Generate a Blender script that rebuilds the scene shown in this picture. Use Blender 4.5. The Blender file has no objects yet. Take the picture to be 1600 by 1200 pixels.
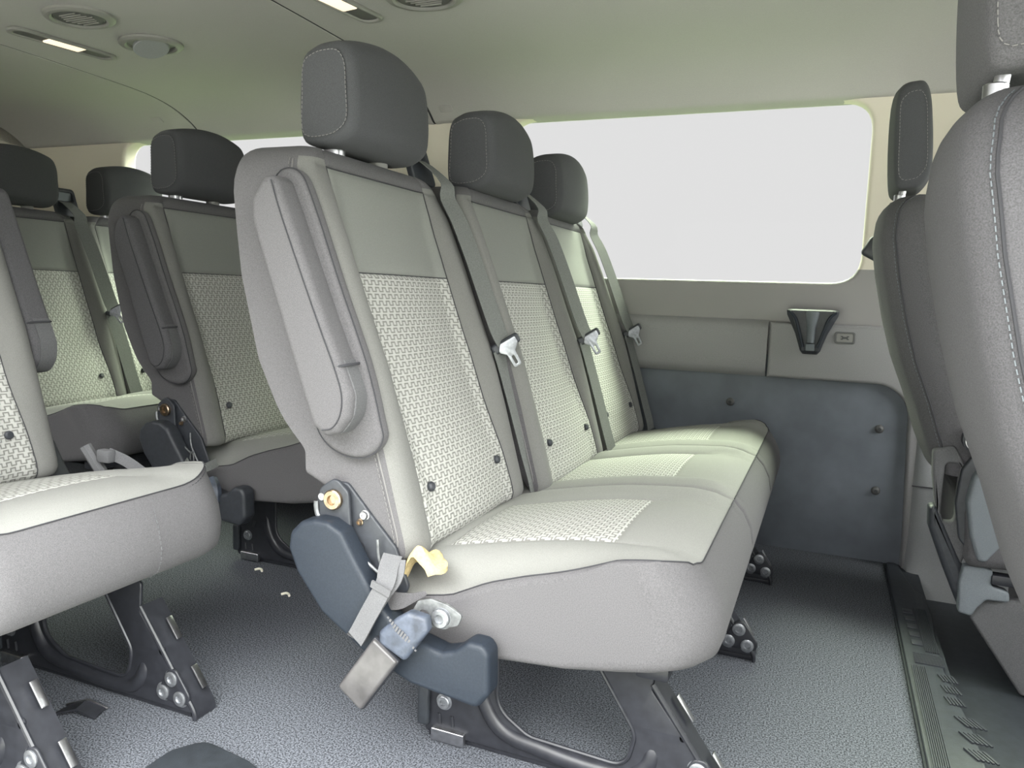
import bpy, bmesh, math, random
from mathutils import Vector, Matrix
random.seed(5)
S = bpy.context.scene
COL = S.collection
V = Vector

# ------------------------------------------------------------------ camera
CAMH = 0.76
F_PX = 1191.74
RW = [[0.92229119, 0.07569148, -0.37901156],
      [0.38508564, -0.09627141, 0.91784578],
      [0.03298513, -0.99247298, -0.11793798]]
cd = bpy.data.cameras.new('camera')
cam = bpy.data.objects.new('camera', cd)
COL.objects.link(cam)
cd.sensor_width = 36.0
cd.lens = 36.0 * F_PX / 1600.0
cd.clip_start = 0.02
rt = V((RW[0][0], RW[1][0], RW[2][0])); up = -V((RW[0][1], RW[1][1], RW[2][1])); bk = -V((RW[0][2], RW[1][2], RW[2][2]))
cam.matrix_world = Matrix(((rt.x, up.x, bk.x, 0), (rt.y, up.y, bk.y, 0), (rt.z, up.z, bk.z, CAMH), (0, 0, 0, 1)))
S.camera = cam

# ------------------------------------------------------------------ sky light, exposure
S.view_settings.view_transform = 'Standard'
S.view_settings.look = 'None'
S.view_settings.exposure = 0.0
S.view_settings.gamma = 1.0
S.view_settings.use_curve_mapping = False
SKY_BASE = 0.86
SKY_BACK = 7.0      # bright hazy sky on the sliding-door side
SKY_TOP = 13.0       # bright overcast overhead
SKY_FRONT = 14.0     # bright sky ahead of the windscreen
SKY_SIDE = 40.0     # sunlit haze high over the trees on the driver's side, greenish
wd = bpy.data.worlds.new('overcast_sky'); S.world = wd
wd.use_nodes = True
nt = wd.node_tree; nt.nodes.clear()
def wn(t, **k):
    n = nt.nodes.new(t)
    for a, b in k.items(): setattr(n, a, b)
    return n
def wmath(op, a, b=None, clamp=False):
    n = wn('ShaderNodeMath', operation=op, use_clamp=clamp)
    for i, x in enumerate((a, b)):
        if x is None: continue
        if isinstance(x, (int, float)): n.inputs[i].default_value = x
        else: nt.links.new(x, n.inputs[i])
    return n.outputs[0]
geo = wn('ShaderNodeTexCoord')
sep = wn('ShaderNodeSeparateXYZ'); nt.links.new(geo.outputs['Generated'], sep.inputs[0])
X_, Y_, Z_ = sep.outputs
def smooth(lo, hi, v):
    n = wn('ShaderNodeMapRange', interpolation_type='SMOOTHSTEP')
    n.inputs[1].default_value = lo; n.inputs[2].default_value = hi
    nt.links.new(v, n.inputs[0]); return n.outputs[0]
back = wmath('MULTIPLY', smooth(0.0, -0.75, Y_), smooth(0.12, 0.65, Z_))
top_ = smooth(0.33, 0.75, Z_)
front = wmath('MULTIPLY', smooth(0.35, 0.9, X_), smooth(-0.1, 0.25, Z_))
side = wmath('MULTIPLY', smooth(0.15, 0.55, Y_), smooth(0.40, 0.72, Z_))
def wcol(fac, rgb):
    n = wn('ShaderNodeVectorMath', operation='SCALE')
    n.inputs[0].default_value = rgb; nt.links.new(fac, n.inputs['Scale']); return n.outputs[0]
def wadd(a, b):
    n = wn('ShaderNodeVectorMath', operation='ADD'); nt.links.new(a, n.inputs[0]); nt.links.new(b, n.inputs[1]); return n.outputs[0]
basec = wn('ShaderNodeCombineXYZ')
for i in range(3): basec.inputs[i].default_value = SKY_BASE
tot = wadd(basec.outputs[0], wcol(wmath('MULTIPLY', back, SKY_BACK), (1.0, 0.985, 1.0)))
tot = wadd(tot, wcol(wmath('MULTIPLY', top_, SKY_TOP), (0.97, 1.0, 0.95)))
tot = wadd(tot, wcol(wmath('MULTIPLY', front, SKY_FRONT), (0.97, 1.0, 0.96)))
tot = wadd(tot, wcol(wmath('MULTIPLY', side, SKY_SIDE), (0.84, 1.0, 0.66)))
bg = wn('ShaderNodeBackground'); nt.links.new(tot, bg.inputs[0])
wo = wn('ShaderNodeOutputWorld'); nt.links.new(bg.outputs[0], wo.inputs[0])

# ------------------------------------------------------------------ materials
def mat(name, rgb, rough=0.7, metal=0.0, noise=0.0, nscale=300.0, bump=0.0, bscale=600.0, sheen=0.0, spec=0.5, rgb2=None, tight=False):
    m = bpy.data.materials.new(name); m.use_nodes = True
    t = m.node_tree; b = t.nodes['Principled BSDF']
    b.inputs['Base Color'].default_value = (*rgb, 1); b.inputs['Roughness'].default_value = rough
    b.inputs['Metallic'].default_value = metal; b.inputs['Specular IOR Level'].default_value = spec
    if sheen:
        b.inputs['Sheen Weight'].default_value = sheen; b.inputs['Sheen Roughness'].default_value = 0.5
    tc = t.nodes.new('ShaderNodeTexCoord')
    if noise:
        n = t.nodes.new('ShaderNodeTexNoise'); n.inputs['Scale'].default_value = nscale; n.inputs['Detail'].default_value = 3
        t.links.new(tc.outputs['Object'], n.inputs['Vector'])
        r = t.nodes.new('ShaderNodeValToRGB')
        r.color_ramp.elements[0].position = 0.40 if tight else 0.3; r.color_ramp.elements[1].position = 0.60 if tight else 0.7
        lo = rgb2 if rgb2 else tuple(c * (1 - noise) for c in rgb)
        r.color_ramp.elements[0].color = (*lo, 1)
        r.color_ramp.elements[1].color = (*[min(1, c * (1 + noise)) for c in rgb], 1)
        t.links.new(n.outputs[0], r.inputs[0]); t.links.new(r.outputs[0], b.inputs['Base Color'])
    if bump:
        n2 = t.nodes.new('ShaderNodeTexNoise'); n2.inputs['Scale'].default_value = bscale; n2.inputs['Detail'].default_value = 2
        t.links.new(tc.outputs['Object'], n2.inputs['Vector'])
        bp = t.nodes.new('ShaderNodeBump'); bp.inputs['Strength'].default_value = bump; bp.inputs['Distance'].default_value = 0.002
        t.links.new(n2.outputs[0], bp.inputs['Height']); t.links.new(bp.outputs[0], b.inputs['Normal'])
    return m

def woven(name, light, dark, px=0.0192, py=0.0122):
    """quilted cloth: rows of square-wave stitching, on UV in metres"""
    m = bpy.data.materials.new(name); m.use_nodes = True
    t = m.node_tree; b = t.nodes['Principled BSDF']; b.inputs['Roughness'].default_value = 0.9
    b.inputs['Specular IOR Level'].default_value = 0.2
    uv = t.nodes.new('ShaderNodeUVMap'); uv.uv_map = 'UVMap'
    sp = t.nodes.new('ShaderNodeSeparateXYZ'); t.links.new(uv.outputs[0], sp.inputs[0])
    def M(op, a, b_=None, c=None):
        n = t.nodes.new('ShaderNodeMath'); n.operation = op
        for i, x in enumerate((a, b_, c)):
            if x is None: continue
            if isinstance(x, (int, float)): n.inputs[i].default_value = x
            else: t.links.new(x, n.inputs[i])
        return n.outputs[0]
    v = M('DIVIDE', sp.outputs[1], py)
    row = M('FLOOR', v); fv = M('FRACT', v)
    odd = M('FRACT', M('MULTIPLY', row, 0.5))                  # 0 or .5
    u = M('ADD', M('DIVIDE', sp.outputs[0], px), M('MULTIPLY', odd, 0.66))
    fu = M('FRACT', u)
    high = M('GREATER_THAN', fu, 0.5)                          # which half of the wave
    # horizontal runs: at fv = .25 (low half) or .72 (high half)
    lvl = M('ADD', 0.17, M('MULTIPLY', high, 0.58))
    hdist = M('MULTIPLY', M('ABSOLUTE', M('SUBTRACT', fv, lvl)), py)
    # vertical runs at fu = 0, .5 between the two levels
    du = M('MULTIPLY', M('MINIMUM', M('MINIMUM', fu, M('SUBTRACT', 1.0, fu)), M('ABSOLUTE', M('SUBTRACT', fu, 0.5))), px)
    dv = M('MULTIPLY', M('MAXIMUM', M('SUBTRACT', M('ABSOLUTE', M('SUBTRACT', fv, 0.46)), 0.29), 0.0), py)
    vdist = M('SQRT', M('ADD', M('MULTIPLY', du, du), M('MULTIPLY', dv, dv)))
    d = M('MINIMUM', hdist, vdist)
    line = t.nodes.new('ShaderNodeMapRange'); line.interpolation_type = 'SMOOTHSTEP'
    line.inputs[1].default_value = 0.0005; line.inputs[2].default_value = 0.0019
    t.links.new(d, line.inputs[0])
    # light ridge between the rows
    rid = t.nodes.new('ShaderNodeMapRange'); rid.interpolation_type = 'SMOOTHSTEP'
    rid.inputs[1].default_value = 0.0; rid.inputs[2].default_value = 0.16
    t.links.new(M('MINIMUM', fv, M('SUBTRACT', 1.0, fv)), rid.inputs[0])
    nz = t.nodes.new('ShaderNodeTexNoise'); nz.inputs['Scale'].default_value = 900; nz.inputs['Detail'].default_value = 2
    t.links.new(uv.outputs[0], nz.inputs['Vector'])
    mx = t.nodes.new('ShaderNodeMix'); mx.data_type = 'RGBA'
    t.links.new(line.outputs[0], mx.inputs[0]); mx.inputs[6].default_value = (*dark, 1); mx.inputs[7].default_value = (*light, 1)
    mx2 = t.nodes.new('ShaderNodeMix'); mx2.data_type = 'RGBA'
    t.links.new(rid.outputs[0], mx2.inputs[0]); mx2.inputs[6].default_value = (*[min(1, c * 1.07) for c in light], 1); t.links.new(mx.outputs[2], mx2.inputs[7])
    mx3 = t.nodes.new('ShaderNodeMix'); mx3.data_type = 'RGBA'; mx3.blend_type = 'MULTIPLY'; mx3.inputs[0].default_value = 0.35
    t.links.new(mx2.outputs[2], mx3.inputs[6]); t.links.new(nz.outputs[0], mx3.inputs[7])
    t.links.new(mx3.outputs[2], b.inputs['Base Color'])
    hgt = M('ADD', line.outputs[0], M('MULTIPLY', M('SUBTRACT', 1.0, rid.outputs[0]), 0.15))
    bp = t.nodes.new('ShaderNodeBump'); bp.inputs['Strength'].default_value = 0.7; bp.inputs['Distance'].default_value = 0.0012
    t.links.new(hgt, bp.inputs['Height']); t.links.new(bp.outputs[0], b.inputs['Normal'])
    return m

M_ = {}
M_['fabric'] = mat('grey_twill', (0.150, 0.149, 0.143), 0.95, noise=0.16, nscale=900, bump=0.12, bscale=1600, sheen=0.04, spec=0.15)
M_['top'] = mat('grey_twill_lit_top', (0.205, 0.205, 0.195), 0.95, noise=0.14, nscale=900, bump=0.12, bscale=1600, sheen=0.04, spec=0.15)  # seat twill again, paler: overhead light on cushion tops put into its colour
M_['side'] = mat('grey_side_cloth', (0.096, 0.093, 0.098), 0.95, noise=0.22, nscale=700, bump=0.12, bscale=1600, sheen=0.04, spec=0.15)
M_['panel'] = mat('smooth_panel_cloth', (0.185, 0.190, 0.178), 0.95, noise=0.12, nscale=900, bump=0.12, bscale=1600, sheen=0.04, spec=0.15)
M_['insert'] = woven('quilted_insert_cloth', (0.43, 0.43, 0.408), (0.21, 0.208, 0.195))
M_['head'] = mat('dark_headrest_cloth', (0.058, 0.059, 0.064), 0.95, noise=0.2, nscale=900, bump=0.12, bscale=1600, sheen=0.04, spec=0.15)
M_['front'] = mat('front_seat_cloth', (0.084, 0.082, 0.088), 0.95, noise=0.25, nscale=600, bump=0.35, bscale=900, sheen=0.04, spec=0.15)
M_['frontdark'] = mat('front_seat_dark_cloth', (0.10, 0.10, 0.105), 0.95, noise=0.2, nscale=600, bump=0.3, bscale=900, sheen=0.04, spec=0.15)
M_['thread'] = mat('grey_thread', (0.15, 0.145, 0.145), 0.8)
M_['seam'] = mat('dark_seam', (0.03, 0.03, 0.035), 0.9)
M_['black'] = mat('black_steel', (0.020, 0.021, 0.026), 0.40, noise=0.2, nscale=60, spec=0.45)
M_['blackp'] = mat('black_plastic', (0.03, 0.033, 0.04), 0.5, noise=0.15, nscale=90, bump=0.15, bscale=900)
M_['cover'] = mat('grey_blue_plastic', (0.016, 0.021, 0.030), 0.5, noise=0.12, nscale=300, bump=0.15, bscale=1100, spec=0.3)
M_['trimd'] = mat('charcoal_trim', (0.24, 0.235, 0.243), 0.6, noise=0.1, nscale=500, bump=0.2, bscale=1300)
M_['trim'] = mat('grey_trim', (0.25, 0.255, 0.265), 0.55, noise=0.08, nscale=500, bump=0.2, bscale=1300)
M_['pillar'] = mat('beige_trim', (0.72, 0.67, 0.6), 0.7, noise=0.03, nscale=300, bump=0.1, bscale=900)
M_['lowpan'] = mat('dark_panel', (0.125, 0.140, 0.165), 0.6, noise=0.12, nscale=12, bump=0.2, bscale=1000)
M_['ceil'] = mat('headliner_cloth', (0.40, 0.390, 0.378), 0.95, noise=0.05, nscale=500, bump=0.2, bscale=900, spec=0.1)
M_['bezel'] = mat('grey_bezel', (0.22, 0.215, 0.205), 0.5)
M_['bezeld'] = mat('dark_bezel', (0.09, 0.09, 0.09), 0.5)
M_['steel'] = mat('bare_steel', (0.50, 0.50, 0.52), 0.32, metal=1.0, noise=0.15, nscale=80)
M_['zincd'] = mat('dull_zinc', (0.13, 0.135, 0.14), 0.45, metal=0.3, noise=0.3, nscale=120)
M_['zinc'] = mat('zinc_bolt', (0.30, 0.31, 0.33), 0.4, metal=0.8, noise=0.2, nscale=150)
M_['bronze'] = mat('bronze_bolt', (0.36, 0.28, 0.20), 0.32, metal=1.0, noise=0.3, nscale=150)
M_['belt'] = mat('dark_belt_webbing', (0.125, 0.13, 0.125), 0.8, noise=0.2, nscale=500, bump=0.4, bscale=800, spec=0.3)
M_['strap'] = mat('pale_strap_webbing', (0.10, 0.10, 0.106), 0.85, noise=0.15, nscale=600, bump=0.4, bscale=900)
M_['boot'] = mat('blue_grey_buckle_boot', (0.045, 0.054, 0.075), 0.5, noise=0.4, nscale=60, bump=0.4, bscale=120)
M_['buckle'] = mat('scuffed_buckle_plastic', (0.062, 0.059, 0.061), 0.32, noise=0.25, nscale=40, bump=0.15, bscale=100)
M_['foam'] = mat('yellow_foam', (0.42, 0.33, 0.17), 0.95, noise=0.15, nscale=200, bump=0.7, bscale=260)
M_['carpet'] = mat('charcoal_carpet', (0.080, 0.085, 0.098), 1.0, noise=0.62, nscale=340, bump=0.12, bscale=900, tight=True, spec=0.1)
M_['rubber'] = mat('black_rubber', (0.022, 0.026, 0.032), 0.55, noise=0.2, nscale=60, bump=0.2, bscale=700)
M_['crumb'] = mat('pale_crumb', (0.75, 0.72, 0.6), 0.8, noise=0.1)
M_['lens'] = mat('clear_lens', (0.62, 0.6, 0.54), 0.25)
M_['paving'] = mat('pale_paving', (0.30, 0.29, 0.29), 0.9, noise=0.15, nscale=6)
M_['grass'] = mat('lawn_grass', (0.045, 0.066, 0.025), 0.95, noise=0.35, nscale=4)
M_['mid'] = mat('mid_grey_plastic', (0.12, 0.135, 0.15), 0.6, noise=0.12, nscale=700, bump=0.4, bscale=900)
lamp = bpy.data.materials.new('lit_lamp'); lamp.use_nodes = True
lb = lamp.node_tree.nodes['Principled BSDF']; lb.inputs['Base Color'].default_value = (1, .9, .75, 1)
lb.inputs['Emission Color'].default_value = (1, 0.82, 0.6, 1); lb.inputs['Emission Strength'].default_value = 1.0
M_['lit'] = lamp
gl = bpy.data.materials.new('window_glass'); gl.use_nodes = True
gt = gl.node_tree; gt.nodes.clear()
tr = gt.nodes.new('ShaderNodeBsdfTransparent'); tr.inputs[0].default_value = (0.935, 0.935, 0.935, 1)
gs = gt.nodes.new('ShaderNodeBsdfGlossy'); gs.inputs['Roughness'].default_value = 0.02
fr = gt.nodes.new('ShaderNodeFresnel'); fr.inputs[0].default_value = 1.12
mxs = gt.nodes.new('ShaderNodeMixShader'); go = gt.nodes.new('ShaderNodeOutputMaterial')
gt.links.new(fr.outputs[0], mxs.inputs[0]); gt.links.new(tr.outputs[0], mxs.inputs[1]); gt.links.new(gs.outputs[0], mxs.inputs[2]); gt.links.new(mxs.outputs[0], go.inputs[0])
M_['glass'] = gl

# ------------------------------------------------------------------ helpers
def tag(o, label=None, cat=None, group=None, kind=None):
    if label: o['label'] = label
    if cat: o['category'] = cat
    if group: o['group'] = group
    if kind: o['kind'] = kind
    return o
def empty(name, loc=(0, 0, 0)):
    o = bpy.data.objects.new(name, None); COL.objects.link(o); o.location = loc; o.empty_display_size = 0.05
    return o
def put(o, parent):
    """parent keeping world coordinates (all meshes are written in world metres)"""
    if parent is not None:
        o.parent = parent
        p = parent; off = V((0, 0, 0))
        while p is not None: off += p.location; p = p.parent
        o.location = -off
    return o
def mk(name, verts, faces, m, parent=None, smooth=True, sharp=35, uvs=None):
    me = bpy.data.meshes.new(name)
    me.from_pydata([tuple(v) for v in verts], [], faces)
    bm = bmesh.new(); bm.from_mesh(me)
    lay = None
    if uvs:
        lay = bm.loops.layers.uv.new('UVMap')
        for f in bm.faces:
            for l in f.loops: l[lay].uv = uvs[l.vert.index]
    bmesh.ops.recalc_face_normals(bm, faces=bm.faces)
    bm.to_mesh(me); bm.free()
    return fin(name, me, m, parent, smooth, sharp)
def fin(name, me, m, parent, smooth=True, sharp=35):
    if smooth:
        me.polygons.foreach_set('use_smooth', [True] * len(me.polygons))
        if sharp: me.set_sharp_from_angle(angle=math.radians(sharp))
    me.materials.clear()
    for x in (m if isinstance(m, (list, tuple)) else [m]): me.materials.append(M_[x] if isinstance(x, str) else x)
    o = bpy.data.objects.new(name, me); COL.objects.link(o)
    return put(o, parent)
class MB:
    """collects shapes into one mesh"""
    def __init__(s): s.v = []; s.f = []
    def add(s, vs, fs):
        k = len(s.v); s.v += [V(v) for v in vs]; s.f += [tuple(i + k for i in f) for f in fs]; return s
    def build(s, name, m, parent=None, smooth=True, sharp=35): return mk(name, s.v, s.f, m, parent, smooth, sharp)
    def box(s, c, size, rot=None, bev=0.0, seg=2):
        bm = bmesh.new(); bmesh.ops.create_cube(bm, size=1.0)
        for v in bm.verts: v.co = V((v.co.x * size[0], v.co.y * size[1], v.co.z * size[2]))
        if bev: bmesh.ops.bevel(bm, geom=bm.edges[:], offset=min(bev, min(size) * 0.49), segments=seg, affect='EDGES', profile=0.5)
        mt = Matrix.Translation(V(c)) @ (rot.to_4x4() if rot is not None else Matrix.Identity(4))
        bm.verts.ensure_lookup_table(); bm.verts.index_update()
        s.add([mt @ v.co for v in bm.verts], [[v.index for v in f.verts] for f in bm.faces]); bm.free(); return s
    def cyl(s, c, ax, r, h, n=20, prof=None):
        """lathe about ax; prof = [(radius factor, height factor)]"""
        ax = V(ax).normalized(); a = ax.orthogonal().normalized(); b = ax.cross(a)
        prof = prof or [(0, -.5), (.92, -.5), (1, -.42), (1, .42), (.92, .5), (0, .5)]
        vs = []; fs = []; rows = []
        for (pr, ph) in prof:
            if pr == 0: rows.append([len(vs)]); vs.append(V(c) + ax * ph * h)
            else:
                rows.append(list(range(len(vs), len(vs) + n)))
                for i in range(n):
                    t = 2 * math.pi * i / n; vs.append(V(c) + ax * ph * h + (a * math.cos(t) + b * math.sin(t)) * r * pr)
        for p, q in zip(rows, rows[1:]):
            for i in range(n):
                j = (i + 1) % n
                if len(p) == 1 and len(q) == 1: continue
                if len(p) == 1: fs.append((p[0], q[j], q[i]))
                elif len(q) == 1: fs.append((p[i], p[j], q[0]))
                else: fs.append((p[i], p[j], q[j], q[i]))
        return s.add(vs, fs)
    def tube(s, pts, r, n=8, closed=False):
        pts = [V(p) for p in pts]; N = len(pts); vs = []; fs = []
        prev = None
        for i, p in enumerate(pts):
            if closed: d = pts[(i + 1) % N] - pts[i - 1]
            else: d = pts[min(i + 1, N - 1)] - pts[max(i - 1, 0)]
            d.normalize()
            a = (prev - d * prev.dot(d)) if prev is not None else d.orthogonal()
            if a.length < 1e-6: a = d.orthogonal()
            a.normalize(); prev = a; b = d.cross(a)
            rr = r[i] if isinstance(r, (list, tuple)) else r
            for k in range(n):
                t = 2 * math.pi * k / n; vs.append(p + (a * math.cos(t) + b * math.sin(t)) * rr)
        for i in range(N if closed else N - 1):
            i2 = (i + 1) % N
            for k in range(n):
                k2 = (k + 1) % n; fs.append((i * n + k, i * n + k2, i2 * n + k2, i2 * n + k))
        if not closed: fs.append(tuple(range(n - 1, -1, -1))); fs.append(tuple((N - 1) * n + k for k in range(n)))
        return s.add(vs, fs)
    def ribbon(s, pts, wdir, w, th=0.0016):
        pts = [V(p) for p in pts]; N = len(pts); vs = []; fs = []
        for i, p in enumerate(pts):
            d = (pts[min(i + 1, N - 1)] - pts[max(i - 1, 0)]).normalized()
            wd_ = V(wdir[i] if isinstance(wdir[0], (list, tuple, Vector)) else wdir)
            wd_ = (wd_ - d * wd_.dot(d)).normalized(); nn = d.cross(wd_)
            ww = w[i] if isinstance(w, (list, tuple)) else w
            vs += [p + wd_ * ww / 2 + nn * th / 2, p - wd_ * ww / 2 + nn * th / 2, p - wd_ * ww / 2 - nn * th / 2, p + wd_ * ww / 2 - nn * th / 2]
        for i in range(N - 1):
            for k in range(4):
                k2 = (k + 1) % 4; fs.append((i * 4 + k, i * 4 + k2, i * 4 + 4 + k2, i * 4 + 4 + k))
        fs += [(3, 2, 1, 0), tuple((N - 1) * 4 + k for k in range(4))]
        return s.add(vs, fs)
    def stitch(s, pts, step=0.0075, dash=0.0052, r=0.0008):
        pts = [V(p) for p in pts]; acc = 0.0; nxt = 0.0
        for a, b in zip(pts, pts[1:]):
            L = (b - a).length
            if L < 1e-7: continue
            d = (b - a) / L
            while nxt < acc + L:
                p = a + d * (nxt - acc); s.tube([p, p + d * dash], r, 4); nxt += step
            acc += L
        return s
def catmull(pts, k=6):
    pts = [V(p) for p in pts]; out = []
    for i in range(len(pts) - 1):
        p0, p1, p2, p3 = pts[max(i - 1, 0)], pts[i], pts[i + 1], pts[min(i + 2, len(pts) - 1)]
        for j in range(k):
            t = j / k
            out.append(0.5 * ((2 * p1) + (p2 - p0) * t + (2 * p0 - 5 * p1 + 4 * p2 - p3) * t * t + (3 * p1 - p0 - 3 * p2 + p3) * t ** 3))
    out.append(pts[-1]); return out
def interp(tab, x):
    tab = sorted(tab)
    if x <= tab[0][0]:
        return tab[0][1]
    for (a, b), (c, d) in zip(tab, tab[1:]):
        if x <= c: return b + (d - b) * (x - a) / (c - a)
    return tab[-1][1]
def sstep(a, b, x):
    t = max(0, min(1, (x - a) / (b - a))); return t * t * (3 - 2 * t)
def fillet(poly, r, n=5):
    """round the corners of a 2-D polygon; r number or list"""
    out = []; N = len(poly)
    for i in range(N):
        p = V((*poly[i], 0)); a = V((*poly[i - 1], 0)); b = V((*poly[(i + 1) % N], 0))
        rr = r[i] if isinstance(r, (list, tuple)) else r
        u = a - p; w = b - p
        if rr <= 0 or u.length < 1e-6 or w.length < 1e-6: out.append((p.x, p.y)); continue
        ang = u.angle(w); t = min(rr / max(math.tan(ang / 2), 1e-3), u.length * .48, w.length * .48)
        q0 = p + u.normalized() * t; q1 = p + w.normalized() * t
        for k in range(n + 1):
            s_ = k / n; q = q0 * (1 - s_) ** 2 + p * 2 * s_ * (1 - s_) + q1 * s_ ** 2; out.append((q.x, q.y))
    return out
def plate(name, outer, holes, th, conv, m, parent=None, bev=0.0, seg=2, sharp=40):
    """flat outline with holes, thickened: conv(a, b, c) -> world, c in [-th/2, th/2]"""
    cu = bpy.data.curves.new('tmp', 'CURVE'); cu.dimensions = '2D'; cu.fill_mode = 'BOTH'
    for ring in [outer] + list(holes):
        sp = cu.splines.new('POLY'); sp.points.add(len(ring) - 1)
        for p, q in zip(sp.points, ring): p.co = (q[0], q[1], 0, 1)
        sp.use_cyclic_u = True
    cu.extrude = max(th / 2 - bev, 0.0001); cu.bevel_depth = bev; cu.bevel_resolution = seg; cu.offset = -bev
    ob = bpy.data.objects.new('tmp', cu); COL.objects.link(ob)
    dg = bpy.context.evaluated_depsgraph_get(); dg.update()
    me = bpy.data.meshes.new_from_object(ob.evaluated_get(dg))
    bpy.data.objects.remove(ob); bpy.data.curves.remove(cu)
    for v in me.vertices: v.co = conv(v.co.x, v.co.y, v.co.z)
    bm = bmesh.new(); bm.from_mesh(me); bmesh.ops.remove_doubles(bm, verts=bm.verts, dist=1e-5)
    bmesh.ops.recalc_face_normals(bm, faces=bm.faces); bm.to_mesh(me); bm.free()
    me.name = name
    return fin(name, me, m, parent, True, sharp)
def XZ(y): return lambda a, b, c: V((a, y + c, b))
def XY(z): return lambda a, b, c: V((a, b, z + c))
def rrect(x0, x1, z0, z1, r, n=8): return fillet([(x0, z0), (x1, z0), (x1, z1), (x0, z1)], r, n)
def rings(rs, cap0=True, cap1=True):
    n = len(rs[0]); vs = [p for r in rs for p in r]; fs = []
    for i in range(len(rs) - 1):
        for k in range(n):
            k2 = (k + 1) % n; fs.append((i * n + k, i * n + k2, (i + 1) * n + k2, (i + 1) * n + k))
    for (flag, i) in ((cap0, 0), (cap1, len(rs) - 1)):
        if flag:
            c = sum((V(p) for p in rs[i]), V((0, 0, 0))) / n; vs.append(c); ci = len(vs) - 1
            for k in range(n):
                k2 = (k + 1) % n; fs.append((i * n + k, i * n + k2, ci))
    return vs, fs
def split_build(vs, fs, cls, spec, uvs):
    """one surface cut into several meshes by class; spec = {cls: (name, material, parent or None)} built in order"""
    made = {}
    for c, (name, m, parent) in spec.items():
        sel = [f for f, k in zip(fs, cls) if k == c]
        idx = {}; v2 = []; u2 = []
        f2 = []
        for f in sel:
            g = []
            for i in f:
                if i not in idx: idx[i] = len(v2); v2.append(vs[i]); u2.append(uvs[i])
                g.append(idx[i])
            f2.append(g)
        par = made.get(parent, parent) if isinstance(parent, str) else parent
        made[c] = mk(name, v2, f2, m, par, True, 50, u2)
    return made
# E N D  H E L P E R S
# ------------------------------------------------------------------ the van body
def struct(o, **k): o['kind'] = 'structure'; return o
WALL = 2.46
X0, X1 = -3.45, 1.6
# lawn outside, below floor level
g = MB(); g.box((0, 42, -0.66), (160, 80, 0.04)); struct(g.build('ground', 'grass'))
g = MB(); g.box((0, -38, -0.66), (160, 80, 0.04)); struct(g.build('ground', 'paving'))
# carpeted floor
f = MB(); f.box(((X0 + 0.2) / 2, 1.5, -0.02), (0.2 - X0, 1.96, 0.04), bev=0.004); struct(f.build('floor', 'carpet'))
# headliner: roof profile swept along the van, seams as shallow grooves
prof = [(0.52, 1.20), (0.54, 1.28), (0.60, 1.345), (0.68, 1.40), (0.80, 1.435), (1.0, 1.452), (1.3, 1.462), (1.6, 1.464), (1.9, 1.460), (2.1, 1.455), (2.2, 1.447), (2.28, 1.432), (2.34, 1.412), (2.39, 1.388), (2.425, 1.364), (2.445, 1.349), (2.47, 1.345), (2.53, 1.345)]
prof = [(p.x, p.y) for p in catmull([(a, b, 0) for a, b in prof], 3)]
xs = [X0]
SEAM = (-1.34, -2.40)
for s in sorted(SEAM):
    xs += [s - .03, s - .012, s - .005, s - .003, s + .003, s + .005, s + .012, s + .03]
xs += [-0.5, 0.4, 1.2]
def gz(x):
    d = min(abs(x - s) for s in SEAM); return 0.006 if d < .004 else (-.002 if d < .013 else 0.0)
rs = []
for x in xs:
    top = [V((x, y, z + gz(x))) for y, z in prof]
    rs.append(top + [V((x, y, z + 0.05)) for y, z in reversed(prof)])
vs, fs = rings(rs); struct(mk('ceiling', vs, fs, 'ceil', None, True, 40))
sm = MB()
for s in SEAM: sm.ribbon([(s, y, z + 0.0005) for y, z in prof if y > .6], (1, 0, 0), 0.0075, 0.002)
o = sm.build('trim_3', 'seam'); struct(o)

# driver-side wall with two window openings
ZT, ZB = 1.345, 0.822
W1 = (-1.06, 0.070); W2 = (-2.86, -1.78); W3 = (0.60, 1.40)
outer = [(X0, 0.60), (X1, 0.60), (X1, 1.40), (X0, 1.40)]
def winpoly(w, r=0.085, zt=ZT, zb=ZB): return rrect(w[0], w[1], zb, zt, r, 8)
def upper_wall():
    m = bpy.data.materials.new('two_tone_side_trim'); m.use_nodes = True
    t = m.node_tree; b = t.nodes['Principled BSDF']; b.inputs['Roughness'].default_value = 0.6
    tc = t.nodes.new('ShaderNodeTexCoord'); s = t.nodes.new('ShaderNodeSeparateXYZ'); t.links.new(tc.outputs['Object'], s.inputs[0])
    gt_ = t.nodes.new('ShaderNodeMath'); gt_.operation = 'GREATER_THAN'; gt_.inputs[1].default_value = 0.862; t.links.new(s.outputs[2], gt_.inputs[0])
    mx = t.nodes.new('ShaderNodeMix'); mx.data_type = 'RGBA'; mx.inputs[6].default_value = (0.24, 0.23, 0.23, 1); mx.inputs[7].default_value = (0.62, 0.57, 0.49, 1)
    t.links.new(gt_.outputs[0], mx.inputs[0]); t.links.new(mx.outputs[2], b.inputs['Base Color'])
    n2 = t.nodes.new('ShaderNodeTexNoise'); n2.inputs['Scale'].default_value = 1200; t.links.new(tc.outputs['Object'], n2.inputs['Vector'])
    bp = t.nodes.new('ShaderNodeBump'); bp.inputs['Strength'].default_value = 0.15; bp.inputs['Distance'].default_value = 0.001
    t.links.new(n2.outputs[0], bp.inputs['Height']); t.links.new(bp.outputs[0], b.inputs['Normal'])
    return m
M_['twotone'] = upper_wall()
struct(plate('wall_left', outer, [winpoly(W1), winpoly(W2), winpoly(W3)], 0.07, XZ(WALL + 0.035), 'twotone', None, 0.014, 3))
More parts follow.
